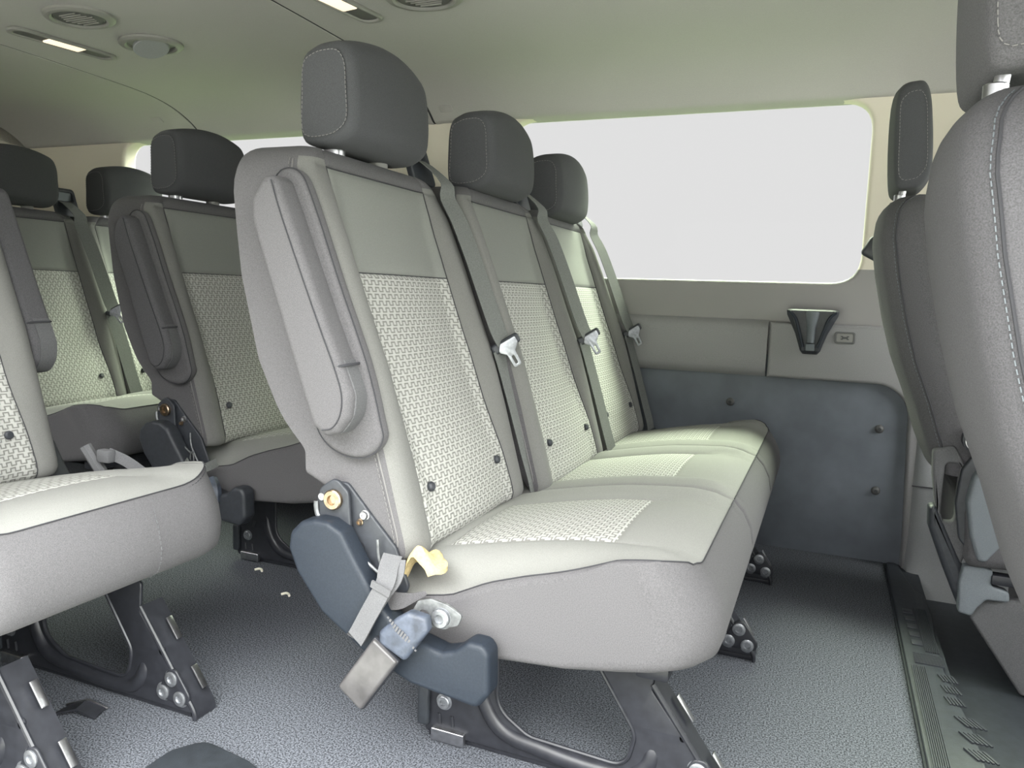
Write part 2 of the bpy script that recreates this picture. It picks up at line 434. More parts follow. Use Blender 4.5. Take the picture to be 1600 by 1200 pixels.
for i, w in enumerate((W1, W2, W3)):
    struct(plate('window_%d' % (i + 1), winpoly(w, .1, ZT + .02, ZB - .02), [], 0.005, XZ(WALL + 0.06), 'glass'))
# seam line between the fabric headliner and pillar trims is the wall's own top edge; pillar joint lines
sm = MB()
for x in (-3.0,): sm.box((x, WALL - .001, 1.1), (.004, .004, .5))
# swept side trim under the window: ledge + bulging panel, in two lengths
def side_trim(name, xa, xb):
    pr = [(2.50, 0.715), (2.462, 0.706), (2.452, 0.702), (2.438, 0.692), (2.432, 0.680), (2.430, 0.65), (2.430, 0.60), (2.432, 0.56), (2.438, 0.545), (2.452, 0.533), (2.50, 0.528)]
    n = 6; r = []
    for i in range(n + 1):
        x = xa + (xb - xa) * i / n
        r.append([V((x, y, z)) for y, z in pr] )
    vs, fs = rings(r); return struct(mk(name, vs, fs, 'trimd', None, True, 30))
side_trim('trim_1', X0, -0.1725)
# front length: runs down into the door pillar with a rounded inner corner
poly = [(-0.168, 0.700), (X1, 0.700), (X1, -0.2), (0.246, -0.2), (0.244, 0.02), (0.228, 0.40)]
for k in range(9):
    a = math.pi / 2 * k / 8
    poly.append((0.135 + 0.093 * math.cos(a), 0.432 + 0.101 * math.sin(a)))
poly.append((-0.168, 0.533))
struct(plate('trim_2', poly, [], 0.06, XZ(2.46), 'trimd', None, 0.011, 3))
# dark lower side panel
lp = MB(); lp.box(((X0 + 0.6) / 2, WALL + 0.02, 0.27), (0.6 - X0, 0.035, 0.66)); struct(lp.build('wall_left', 'lowpan'))
# door pillar column with flared foot
col = []
for z, k in ((-.09, .06), (-.06, .045), (-.02, .03), (0.0, .02), (.04, .008), (.1, 0), (.25, 0), (.252, .0), (.35, 0), (.45, 0.0), (.5, -.01), (.56, -.03)):
    ya = 2.415 - k; col.append([V((.238, 2.47, z)), V((.244, 2.45, z)), V((.256, ya + .012, z)), V((.272, ya + .002, z)), V((.29, ya, z)), V((.40, ya, z)), V((.75, ya, z)), V((.75, 2.5, z)), V((.238, 2.5, z))])
vs, fs = rings(col); struct(mk('trim_4', vs, fs, 'trim', None, True, 35))
jn = MB(); jn.box((.50, 2.4135, .2515), (.50, .004, .003)); struct(jn.build('trim_5', 'seam'))
# rear end and the passenger-side wall behind the sliding door
rw = MB(); rw.box((X0 - .03, 1.5, .7), (.06, 2.1, 1.6)); struct(rw.build('wall_rear', 'pillar'))
struct(plate('wall_right', [(X0, -.05), (-1.12, -.05), (-1.12, 1.42), (X0, 1.42)], [rrect(-2.9, -1.35, .80, 1.33, .09)], .06, XZ(.50), 'pillar', None, .012, 3))
struct(plate('window_4', rrect(-2.92, -1.33, .78, 1.35, .1), [], .005, XZ(.49), 'glass'))
# cab shell around the front seats
struct(plate('wall_right', [(.62, -.12), (X1, -.12), (X1, 1.42), (.62, 1.42)], [rrect(.74, 1.45, .82, 1.32, .09)], .06, XZ(.50), 'trimd', None, .012, 3))
struct(plate('window_5', rrect(.72, 1.47, .80, 1.34, .1), [], .005, XZ(.49), 'glass'))
struct(plate('wall_front', [(.50, -.12), (2.52, -.12), (2.52, 1.46), (.50, 1.46)], [rrect(.62, 2.40, .78, 1.36, .10)], .06, lambda a, b, c: V((X1 + c, a, b)), 'trimd', None, .012, 3))
struct(plate('window_6', rrect(.60, 2.42, .76, 1.38, .1), [], .005, lambda a, b, c: V((X1 + .01 + c, a, b)), 'glass'))
# cab floor and scuff plate where the carpet ends
cf = MB(); cf.box((.95, 1.5, -.085), (1.4, 2.0, .05)); cf.box((.243, 1.5, -.055), (.086, 2.0, .11))
o = cf.build('floor', 'rubber'); struct(o)
def scuff():
    root = empty('scuff_plate', (.25, 1.6, 0)); tag(root, 'black ribbed plastic scuff plate along the front edge of the carpet', 'scuff plate')
    out = [(.203, .75), (.203, 2.44), (.232, 2.44), (.250, 2.30), (.262, 2.22), (.280, 2.19), (.283, 2.05), (.275, 1.90), (.272, 1.76), (.282, 1.62), (.290, 1.50), (.292, 1.40), (.292, 0.75)]
    plate('plate', fillet(out, .015), [], .012, XY(.006), 'rubber', root, .004, 2)
    b = MB()
    z = .0135
    for i in range(5): b.box((.229 + .001 * i, 2.05 - .047 * i, z), (.022, .026, .003), bev=.001)
    for j in range(8): b.box((.247 + .0035 * j, 1.95, z), (.0018, .26, .003))
    for j in range(8): b.box((.212 + .0035 * j, 1.50, z), (.0018, .48, .003))
    for j in range(9): b.box((.247, 1.755 + .006 * j, z), (.055, .0028, .003))
    for i in range(3):
        for j in range(5): b.box((.262 + .006 * j, 1.70 - .048 * i, z), (.0035, .03, .003), rot=Matrix.Rotation(.25, 3, 'Z'))
    for i in range(3):
        for j in range(5): b.box((.275 + .007 * j - .0 * i, 1.53 - .055 * i, z), (.004, .036, .003), rot=Matrix.Rotation(.5, 3, 'Z'))
    b.build('tread', 'blackp', root)
scuff()

# fittings on the driver-side wall
def screw(x, z):
    root = empty('panel_screw', (x, WALL - .002, z))
    b = MB(); b.cyl((x, WALL - .003, z), (0, -1, 0), .0125, .010, 20, [(0, -.5), (1, -.5), (1, -.1), (.8, .3), (.45, .5), (0, .5)]); b.build('screw_head', 'bezeld', root)
    b = MB(); b.cyl((x, WALL - .008, z), (0, -1, 0), .005, .004, 12); b.build('screw_centre', 'black', root)
    return root
tag(screw(-.272, .445), 'dark push-in fastener on the lower panel just beyond the bench cushion', 'fastener', 'fasteners on the dark side panel')
tag(screw(.156, .40), 'upper dark push-in fastener near the door pillar on the lower panel', 'fastener', 'fasteners on the dark side panel')
tag(screw(.161, .215), 'low dark push-in fastener near the door pillar above the carpet', 'fastener', 'fasteners on the dark side panel')
def bottle_hook():
    root = empty('belt_hook', (-.047, 2.43, .68)); tag(root, 'dark funnel-shaped plastic stowage hook moulded into the trim below the window', 'hook')
    r = []
    for z, hw, d in ((.742, .066, .030), (.738, .072, .036), (.725, .070, .036), (.70, .058, .034), (.67, .044, .030), (.64, .034, .026), (.62, .028, .020), (.61, .020, .008)):
        r.append([V((-.05 - hw, 2.44, z)), V((-.05 - hw, 2.43 - d * .6, z)), V((-.05 - hw * .8, 2.43 - d, z)), V((-.05 + hw * .8, 2.43 - d, z)), V((-.05 + hw, 2.43 - d * .6, z)), V((-.05 + hw, 2.44, z))])
    vs, fs = rings(r); mk('body', vs, fs, 'blackp', root, True, 30)
    b = MB()
    for sx in (-1, 1):
        p = catmull([(-.05 + sx * .064, 2.395, .735), (-.05 + sx * .046, 2.391, .716), (-.05 + sx * .034, 2.392, .680), (-.05 + sx * .020, 2.398, .632)], 6)
        b.tube(p, .0045, 8)
    b.build('rib', 'cover', root)
    b = MB(); b.cyl((-.05, 2.398, .69), (.0, .06, 1), .020, .09, 20, [(0, -.5), (.55, -.5), (.6, 0), (1, .45), (0.95, .5), (0, .5)]); b.build('core', 'mid', root)
    b = MB(); b.box((-.05, 2.400, .632), (.026, .012, .022), bev=.003); b.build('tab', 'mid', root)
bottle_hook()
def socket():
    root = empty('anchor_socket', (.042, 2.43, .662)); tag(root, 'small rounded grey socket beside the stowage hook on the side trim', 'socket')
    plate('frame', rrect(.014, .070, .646, .680, .008), [rrect(.020, .064, .651, .675, .005)], .006, XZ(2.428), 'bezeld', root, .0015)
    plate('face', rrect(.019, .065, .650, .676, .005), [], .004, XZ(2.4285), 'bezel', root, .001)
    b = MB(); b.box((.042, 2.4255, .663), (.016, .004, .006)); b.box((.034, 2.4255, .667), (.006, .004, .003)); b.box((.050, 2.4255, .667), (.006, .004, .003)); b.box((.034, 2.4255, .659), (.006, .004, .003)); b.box((.050, 2.4255, .659), (.006, .004, .003)); b.build('slot', 'black', root)
socket()

# roof fittings
def roof_z(y): return interp(prof, y)
def vent(x, y, open_=False, label=''):
    root = empty('ceiling_vent', (x, y, roof_z(y))); tag(root, label, 'vent', 'round roof vents')
    z = roof_z(y) - .004
    b = MB(); n = 40
    pr = [(.100, .004), (.099, -.002), (.092, -.007), (.080, -.008), (.074, -.004), (.072, .003)]
    rs_ = [[V((x + r * math.cos(2 * math.pi * i / n), y + r * .8 * math.sin(2 * math.pi * i / n), z + h)) for i in range(n)] for r, h in pr]
    vs, fs = rings(rs_, False, False); mk('bezel', vs, fs, 'bezel', root)
    b = MB(); b.cyl((0, 0, 0), (0, 0, 1), .071 if not open_ else .055, .012, 40, [(0, -.5), (.95, -.5), (1, -.3), (1, .5), (0, .5)])
    if open_:
        rot = Matrix.Rotation(math.radians(-20), 3, V((.6, .8, 0)).normalized())
    else: rot = Matrix.Identity(3)
    b.v = [V((x, y, z + (.002 if not open_ else -.008))) + rot @ V((v.x, v.y * .8, v.z)) for v in b.v]
    b.build('flap', 'trim' if open_ else 'bezeld', root)  # open flap made paler, the light it catches put into its colour
    if not open_:
        b = MB()
        for k in range(7): b.box((x + .0, y - .036 + .012 * k, z - .0045), (.10 - .014 * abs(k - 3), .0025, .005))
        b.build('louvre', 'bezel', root)
    else:
        b = MB(); b.cyl((x, y, z + .004), (0, 0, 1), .07, .004, 30); b.v = [V((v.x, y + (v.y - y) * .8, v.z)) for v in b.v]; b.build('duct', 'bezel', root)
vent(-1.93, 1.533, False, 'closed round roof vent with louvres nearer the rear roof lamp')
vent(-1.925, 1.765, True, 'open round roof vent with its flap tilted down')
vent(-.96, 1.69, False, 'round roof vent cut off by the top edge of the view')
def lamp_(x, y, ang, label):
    root = empty('ceiling_lamp', (x, y, roof_z(y))); tag(root, label, 'lamp', 'roof lamps')
    z = roof_z(y) - .004; c, s = math.cos(ang), math.sin(ang)
    def cv(a, b, h): return V((x + a * c - b * s, y + a * s + b * c, z + h))
    stad = fillet([(-.155, -.036), (.155, -.036), (.155, .036), (-.155, .036)], .034, 8)
    ins = fillet([(-.140, -.027), (.140, -.027), (.140, .027), (-.140, .027)], .025, 8)
    plate('housing', stad, [ins], .012, cv, 'bezel', root, .004)
    plate('base', ins, [], .006, lambda a, b, h: cv(a, b, h + .002), 'bezeld', root)
    plate('lens', rrect(-.05, .055, -.024, .024, .004), [], .008, lambda a, b, h: cv(a, b, h - .001), 'lit', root, .002)
ANG = math.atan2(1.781 - 1.569, -2.16 + 2.194)
lamp_(-2.19, 1.685, ANG, 'glowing long roof lamp beside the two round vents')
lamp_(-1.185, 1.645, ANG, 'glowing roof lamp at the top edge of the view')
for (x, y, lab) in ((-1.27, 2.40, 'small faint rectangular clip cover in the headliner above the window'), (-2.55, 2.36, 'small round clip cover in the headliner by the rear roof seam')):
    b = MB(); b.box((x, y, roof_z(y) - .001), (.05, .03, .006), rot=Matrix.Rotation(-.6, 3, 'X'), bev=.0025); tag(b.build('clip_cover', 'ceil'), lab, 'cover')
# ------------------------------------------------------------------ seats
# side profile of the near seat of the middle bench, metres (front = +x); every other row is shifted by dx
BOLF = [(.30, -.558), (.356, -.564), (.43, -.585), (.526, -.612), (.633, -.645), (.74, -.688), (.828, -.722), (.907, -.756), (.945, -.778), (1.0, -.795)]
INSF = [(.30, -.578), (.36, -.582), (.445, -.606), (.553, -.655), (.68, -.706), (.785, -.743), (.88, -.775), (.95, -.788), (1.0, -.80)]
REAR = [(.45, -.800), (.477, -.812), (.537, -.846), (.639, -.896), (.775, -.930), (.858, -.940), (.92, -.946), (1.0, -.946)]
ZTOP = .992
def backrest(root, y0, y1, dx, rec, bottom_cut=.13, zfb=.335):
    W = y1 - y0; yc = (y0 + y1) / 2; hw = W / 2
    ih = .163                                   # half width of the quilted insert
    zs = .786; zc = .958                        # insert top seam, panel top seam
    lv = [0, .004, .010, .02, .035]
    q = .05
    while q < zs - zfb - .02: lv.append(q); q += .018
    for s in (zs, zc): lv += [s - zfb - .010, s - zfb - .005, s - zfb - .002, s - zfb, s - zfb + .002, s - zfb + .005, s - zfb + .010]
    q = zs - zfb + .025
    while q < zc - zfb - .015: lv.append(q); q += .02
    Hh = ZTOP - zfb
    for t in (.975, .982, .987, .990, ZTOP): lv.append(t - zfb)
    lv = sorted(set(round(x, 4) for x in lv))
    bol = [0, .015, .05, .11, .2, .32, .45, .58, .70, .80, .88, .94, .975]
    left = [(-1, b) for b in bol]; ins = [i / 36 for i in range(37)]
    ins = sorted(set(ins + [.006, .014, .986, .994]))
    RC = .085; RT = .024; RB = .03
    rs_, ukey = [], []
    for q in lv:
        z = zfb + q
        e = 0.0
        if ZTOP - z < RT: e = RT * (1 - math.sqrt(max(0, 1 - ((RT - (ZTOP - z)) / RT) ** 2)))
        eb = 0.0
        if q < RB: eb = RB * (1 - math.sqrt(max(0, 1 - ((RB - q) / RB) ** 2)))
        w = hw
        if ZTOP - z < RC: w = hw - .8 * RC * (1 - math.sqrt(max(0, 1 - ((RC - (ZTOP - z)) / RC) ** 2)))
        w -= eb * .3
        i2 = min(ih + .012 * sstep(.55, .36, z), w - .04)
        xb, xi, xr = interp(BOLF, z), interp(INSF, z), interp(REAR, max(z, .45))
        zr_off = bottom_cut * (1 - min(1, q / .24)) ** 1.5     # the underside climbs towards the rear
        th = .155
        def front(y):
            de = w - abs(y - yc)
            r = .028
            drop = r * (1 - math.sqrt(max(0, 1 - ((r - de) / r) ** 2))) if de < r else 0
            t = sstep(hw - ih - .035, hw - ih + .03, hw - abs(y - yc))
            x = xb * (1 - t) + xi * t
            ds = abs(abs(y - yc) - i2)
            g = .0045 * math.exp(-(ds / .0045) ** 2)
            if abs(y - yc) < i2 + .004:
                g = max(g, .004 * math.exp(-((z - zs) / .0045) ** 2))
                x += .010 * (1 - ((y - yc) / i2) ** 2) * sstep(.97, .9, z) * (1 if z < zs else .7)
            if abs(y - yc) < hw - .035: g = max(g, .005 * math.exp(-((z - zc) / .005) ** 2))
            return x - drop - g - e * .9 - eb * .5
        pts = []; uvr = []
        ys = [-w + (w - i2) * b for b in bol] + [-i2 + 2 * i2 * b for b in ins] + [w - (w - i2) * b for b in reversed(bol)]
        for y in ys:
            x = front(yc + y); pts.append((x, yc + y, z)); uvr.append((y, q * 1.05))
        xfl, xfr = pts[0][0], pts[-1][0]
        xr2 = xr + e * .9 + eb * .3
        sd = (.1, .25, .4, .55, .7, .82, .91, .96, .985)
        for t in sd:                      # far side
            pts.append((xfr + (xr2 + .025 - xfr) * t, yc + w, z)); uvr.append((w + t * th, q))
        nb = 14
        for k in range(nb + 1):
            t = k / nb; y = w - 2 * w * t; de = w - abs(y); r = .025
            drop = r * (1 - math.sqrt(max(0, 1 - ((r - de) / r) ** 2))) if de < r else 0
            pts.append((xr2 + drop - .008 * (1 - (y / w) ** 2), yc + y, z)); uvr.append((y, q))
        for t in [1 - a_ for a_ in reversed(sd)]:
            pts.append((xr2 + .025 + (xfl - xr2 - .025) * t, yc - w, z)); uvr.append((-w - t * th, q))
        out = []
        for (x, y, z_) in pts:
            fx = max(0, min(1, (xfl - x) / max(.05, xfl - xr2)))
            out.append(V((x + dx + rec, y, z_ + zr_off * fx ** .7)))
        rs_.append(out); ukey.append(uvr)
    n = len(rs_[0])
    vs, fs = rings(rs_)
    uvs = [u for r in ukey for u in r] + [(0, 0), (0, 0)]
    cls = []
    a, b_ = len(bol), len(bol) + len(ins) - 1
    for i in range(len(lv) - 1):
        zm = zfb + (lv[i] + lv[i + 1]) / 2
        for k in range(n):
            if a <= k < b_ and zm < zs: cls.append('i')
            elif a <= k < b_ and zm < zc: cls.append('p')
            elif 1 <= k < a and zm < zc + .012: cls.append('b')
            elif b_ <= k < b_ + len(bol) - 1 and zm < zc + .012: cls.append('c')
            else: cls.append('s')
    cls += ['s'] * (len(fs) - len(cls))
    made = split_build(vs, fs, cls, {'s': ('backrest', 'side', root), 'b': ('bolster', 'fabric', 's'), 'c': ('bolster', 'fabric', 's'), 'p': ('upper_panel', 'panel', 's'), 'i': ('back_insert', 'insert', 's')}, uvs)
    m = MB()
    for k in (a, b_):
        m.tube([r[k] + V((.0010, 0, 0)) for r, q in zip(rs_, lv) if zfb + q < zc], .0010, 5)
    for zz_ in (zs, zc):
        r = rs_[min(range(len(lv)), key=lambda i: abs(zfb + lv[i] - zz_))]; m.tube([p + V((.0010, 0, 0)) for p in r[a:b_ + 1]], .0012, 5)
    m.build('seam_line', 'seam', made['s'])
    # stitched seam where side cloth meets the bolster, near side
    sp = []
    for r in rs_:
        if r[1].z < .965: sp.append(r[-1] * .65 + r[0] * .35 + V((.0, -.0012, 0)))
    m = MB(); m.stitch(sp, .009, .006, .0009); m.tube([p + V((.006, .0006, 0)) for p in sp], .0014, 5); m.build('stitching', 'thread', made['s'])
    # push pins low on the insert
    for sy in (-1, 1):
        m = MB(); yy = yc + sy * .135 - .0
        zz_ = .435 if sy < 0 else .43
        m.cyl((interp(INSF, zz_) + dx + rec + .008, yy, zz_), (1, 0, .35), .0085, .010, 14, [(0, -.5), (1, -.5), (1, .1), (.7, .45), (0, .5)]); m.build('push_pin', 'blackp', made['s'])
    return made['s']

HEADP = [(-.866, 1.02), (-.870, 1.08), (-.864, 1.142), (-.842, 1.160), (-.815, 1.166), (-.785, 1.164), (-.766, 1.146), (-.757, 1.11), (-.754, 1.06), (-.760, 1.025), (-.785, 1.006), (-.815, 1.000), (-.850, 1.002)]
def headrest(root, yc, dx, dz=0.0, w=.264, m='head', flip=False, rot=0.0, sx=1.0, sz=1.0, pz_=0.0, cr=.0185):
    prof_ = []
    N_ = len(HEADP)
    for i in range(N_):
        p0, p1, p2, p3 = [V((*HEADP[(i + k) % N_], 0)) for k in (-1, 0, 1, 2)]
        for j in range(4):
            t = j / 4; q = 0.5 * ((2 * p1) + (p2 - p0) * t + (2 * p0 - 5 * p1 + 4 * p2 - p3) * t * t + (3 * p1 - p0 - 3 * p2 + p3) * t ** 3); prof_.append((q.x, q.y))
    cx = sum(p[0] for p in prof_) / len(prof_); cz = sum(p[1] for p in prof_) / len(prof_)
    st = []
    R = .018
    for s in (0, .0015, .004, .008, .013, .018): st.append((-w / 2 + s, R - math.sqrt(max(0, R * R - (R - s) ** 2))))
    for k in range(1, 16): st.append((-w / 2 + R + (w - 2 * R) * k / 16, 0))
    for s in (.018, .013, .008, .004, .0015, 0): st.append((w / 2 - s, R - math.sqrt(max(0, R * R - (R - s) ** 2))))
    rs_ = []; capring = []
    def P(x, y, z, ins, bulge):
        d = V((x - cx, 0, z - cz)); L = d.length
        k = (L - ins) / L
        b = bulge * (1 - (2 * y / w) ** 2)
        px, pz = cx + d.x * k * sx, cz + d.z * k * sz
        top = sstep(1.10, 1.165, z)
        px += b * .012 * (1 if d.x > 0 else -.4); pz += b * .022 * top
        if rot:
            c, s = math.cos(rot), math.sin(rot); qx, qz = px - cx, pz - cz; px, pz = cx + qx * c + qz * s, cz - qx * s + qz * c
        if flip: px = 2 * cx - px
        return V((px + dx, yc + y, pz + dz))
    for y, ins in st: rs_.append([P(x, y, z, ins, 1) for x, z in prof_])
    # slightly domed stitched end panels
    for sgn, idx in ((-1, 0), (1, -1)):
        for ins, off in ((R - .004, .002), (R + .012, .0035)):
            r = [P(x, sgn * (w / 2 + off), z, ins, 0) for x, z in prof_]
            if sgn < 0: rs_.insert(0, r)
            else: rs_.append(r)
    vs, fs = rings(rs_)
    o = mk('headrest', vs, fs, m, root, True, 55)
    s = MB()
    s.stitch([p + V((0, -.0008, 0)) for p in rs_[1]] + [rs_[1][0] + V((0, -.0008, 0))], .0075, .005, .0008); s.build('stitching', 'thread', o)
    for sy in (-.075, .065):
        b = MB(); a = P(-.812, 0, 1.0, 0, 0); c0 = V((a.x - .022, yc + sy, ZTOP - .03 + pz_)); c1 = V((a.x - .010, yc + sy, a.z + .03))
        b.tube([c0, c1], .0075, 14); b.build('headrest_post', 'steel', o)
        b = MB(); b.cyl((c0.x + .002, yc + sy, ZTOP + .003 + pz_), (0, 0, 1), cr, .016, 24); b.build('guide_collar', 'steel' if sy < 0 else 'bezel', o)
    return o

CTOP = [(-.66, .322), (-.60, .334), (-.53, .347), (-.46, .362), (-.40, .374), (-.34, .384), (-.277, .390), (-.22, .394), (-.175, .392), (-.145, .384)]
CEND = [(-.66, .262), (-.591, .279), (-.507, .295), (-.444, .327), (-.383, .348), (-.30, .372), (-.215, .396), (-.148, .405)]
CNOSE = [(-.124, .362), (-.110, .334), (-.104, .302), (-.106, .280), (-.112, .262), (-.128, .250), (-.155, .241)]
CBOT = [(-.20, .233), (-.30, .220), (-.43, .211), (-.516, .214), (-.60, .214), (-.66, .216)]
def cushion(root, y0, y1, dx, near_end=False, far_end=False, low=1.0):
    W = y1 - y0; yc = (y0 + y1) / 2
    topx = [-.66, -.63, -.60, -.575]
    topx += [-.566, -.562, -.558, -.554, -.548]
    x = -.535
    while x < -.295: topx.append(x); x += .0165
    topx += [-.288, -.281, -.277, -.273, -.266, -.25, -.235, -.22, -.205, -.19, -.175, -.16, -.145]
    ihw = .135
    st = [0, .0012, .003, .006, .010, .015, .022, .03, .04, .05]
    s = .06
    mid = []
    while s < W / 2 - ihw - .012: st.append(s); s += .012
    e0 = W / 2 - ihw
    st += [e0 - .006, e0 - .003, e0, e0 + .003, e0 + .006]
    s = e0 + .018
    while s < W / 2 + .001: st.append(s); s += .018
    st = sorted(set(round(a, 4) for a in st))
    st = st + [W - a for a in reversed(st) if W - a > st[-1] + .001]
    rs_, ur = [], []
    R = .012
    for s in st:
        y = y0 + s
        dn, df = s, W - s
        ring = []; u = []
        endw = 0.0; ins = 0.0; plan = 0.0
        for flag, d in ((near_end, dn), (far_end, df)):
            if flag:
                endw = max(endw, 1 - sstep(0, .105, d))
                if d < R: ins = max(ins, R - math.sqrt(max(0, R * R - (R - d) ** 2)))
                rp = .085
                if d < rp: plan = max(plan, rp * (1 - math.sqrt(max(0, 1 - ((rp - d) / rp) ** 2))) * .95)
        gb = 0.0
        for flag, d in ((near_end, dn), (far_end, df)):
            if not flag: gb = max(gb, .011 * math.exp(-(d / .006) ** 2))
        db = min(dn, df)
        ridge = .012 * math.exp(-((db - .045) / .035) ** 2)
        lat = abs(y - yc)
        for x in topx:
            z = interp(CTOP, x); ze = interp(CEND, x)
            z = z + ridge * sstep(-.62, -.5, x) * sstep(-.14, -.2, x)
            z -= gb * sstep(-.12, -.2, x)
            z = z * (1 - endw) + ze * endw
            z += .006 * (1 - min(1, lat / ihw) ** 2) if x < -.2 else .006 * (1 - min(1, lat / ihw) ** 2) * sstep(-.14, -.2, x)
            # seams: insert outline, then two lines fanning out to the front edge
            g = 0.0
            ex = ihw + .05 * max(0, (x + .277) / .13) ** 2 if x > -.277 else ihw
            if -.566 < x: g = max(g, .0035 * math.exp(-((lat - ex) / .0045) ** 2))
            if lat < ihw + .004:
                g = max(g, .0035 * math.exp(-((x + .558) / .0045) ** 2), .003 * math.exp(-((x + .277) / .0045) ** 2))
            z -= g + ins
            ring.append(V((x - plan * sstep(-.35, -.145, x) + dx, y, z))); u.append((y, x))
        for (x, z) in CNOSE:
            gg = gb * .7
            z2 = z - ins * sstep(.30, .36, z) + ins * sstep(.27, .24, z)
            ring.append(V((x - plan - gg - ins * .7 + dx, y, z2))); u.append((y, .5 - z))
        for (x, z) in CBOT:
            ring.append(V((x - plan * sstep(-.4, -.15, x) + dx, y, z + ins))); u.append((y, x + 1))
        rs_.append(ring); ur.append(u)
    vs, fs = rings(rs_, False, False)
    n = len(rs_[0]); fs.append(tuple(range(n))); fs.append(tuple(range((len(rs_) - 1) * n, len(rs_) * n)))
    uvs = [a for r in ur for a in r]
    cls = []
    for i in range(len(st) - 1):
        ym = y0 + (st[i] + st[i + 1]) / 2
        for k in range(n):
            if k + 1 < len(topx):
                xm = (topx[k] + topx[k + 1]) / 2
                if -.558 < xm < -.277 and abs(ym - yc) < ihw: cls.append('i'); continue
                endt = (near_end and ym - y0 < .010) or (far_end and y1 - ym < .010)
                cls.append('s' if endt else 't')
            else: cls.append('s')
    cls += ['s'] * (len(fs) - len(cls))
    made = split_build(vs, fs, cls, {'t': ('seat_cushion', 'top', root), 's': ('skirt', 'side', 't'), 'i': ('cushion_insert', 'insert', 't')}, uvs)
    m = MB()
    ki = topx.index(-.145)
    fp = [r[ki] + V((.0012, 0, .0003)) for r in rs_[4 if near_end else 3: -4 if far_end else -3]]
    m.tube(fp, .0011, 5)
    m.stitch([p + V((.0035, 0, -.0065)) for p in fp[10 if near_end else 0:]], .008, .005, .0008)
    if near_end:
        ep = [rs_[4][k] + V((0, -.0012, .0004)) for k in range(3, ki)]
        ep.append(fp[0]); m.tube(ep, .0012, 5); m.stitch([p + V((0, -.0025, -.006)) for p in ep[:-8]], .008, .005, .0008)
    if far_end:
        ep = [rs_[-7][k] + V((0, .004, 0)) for k in range(3, ki + 1)]; m.tube(ep, .0012, 5)
    m.build('stitching', 'seam', made['t'])
    return made['t']

def bolt(parent, c, ax, r=.013, h=.008, m='zinc', name='bolt'):
    b = MB(); b.cyl(c, ax, r, h, 22, [(0, -.5), (1.25, -.5), (1.25, -.25), (1, -.2), (1, .35), (.88, .5), (.5, .5), (.42, .1), (0, .1)]); return b.build(name, m, parent)

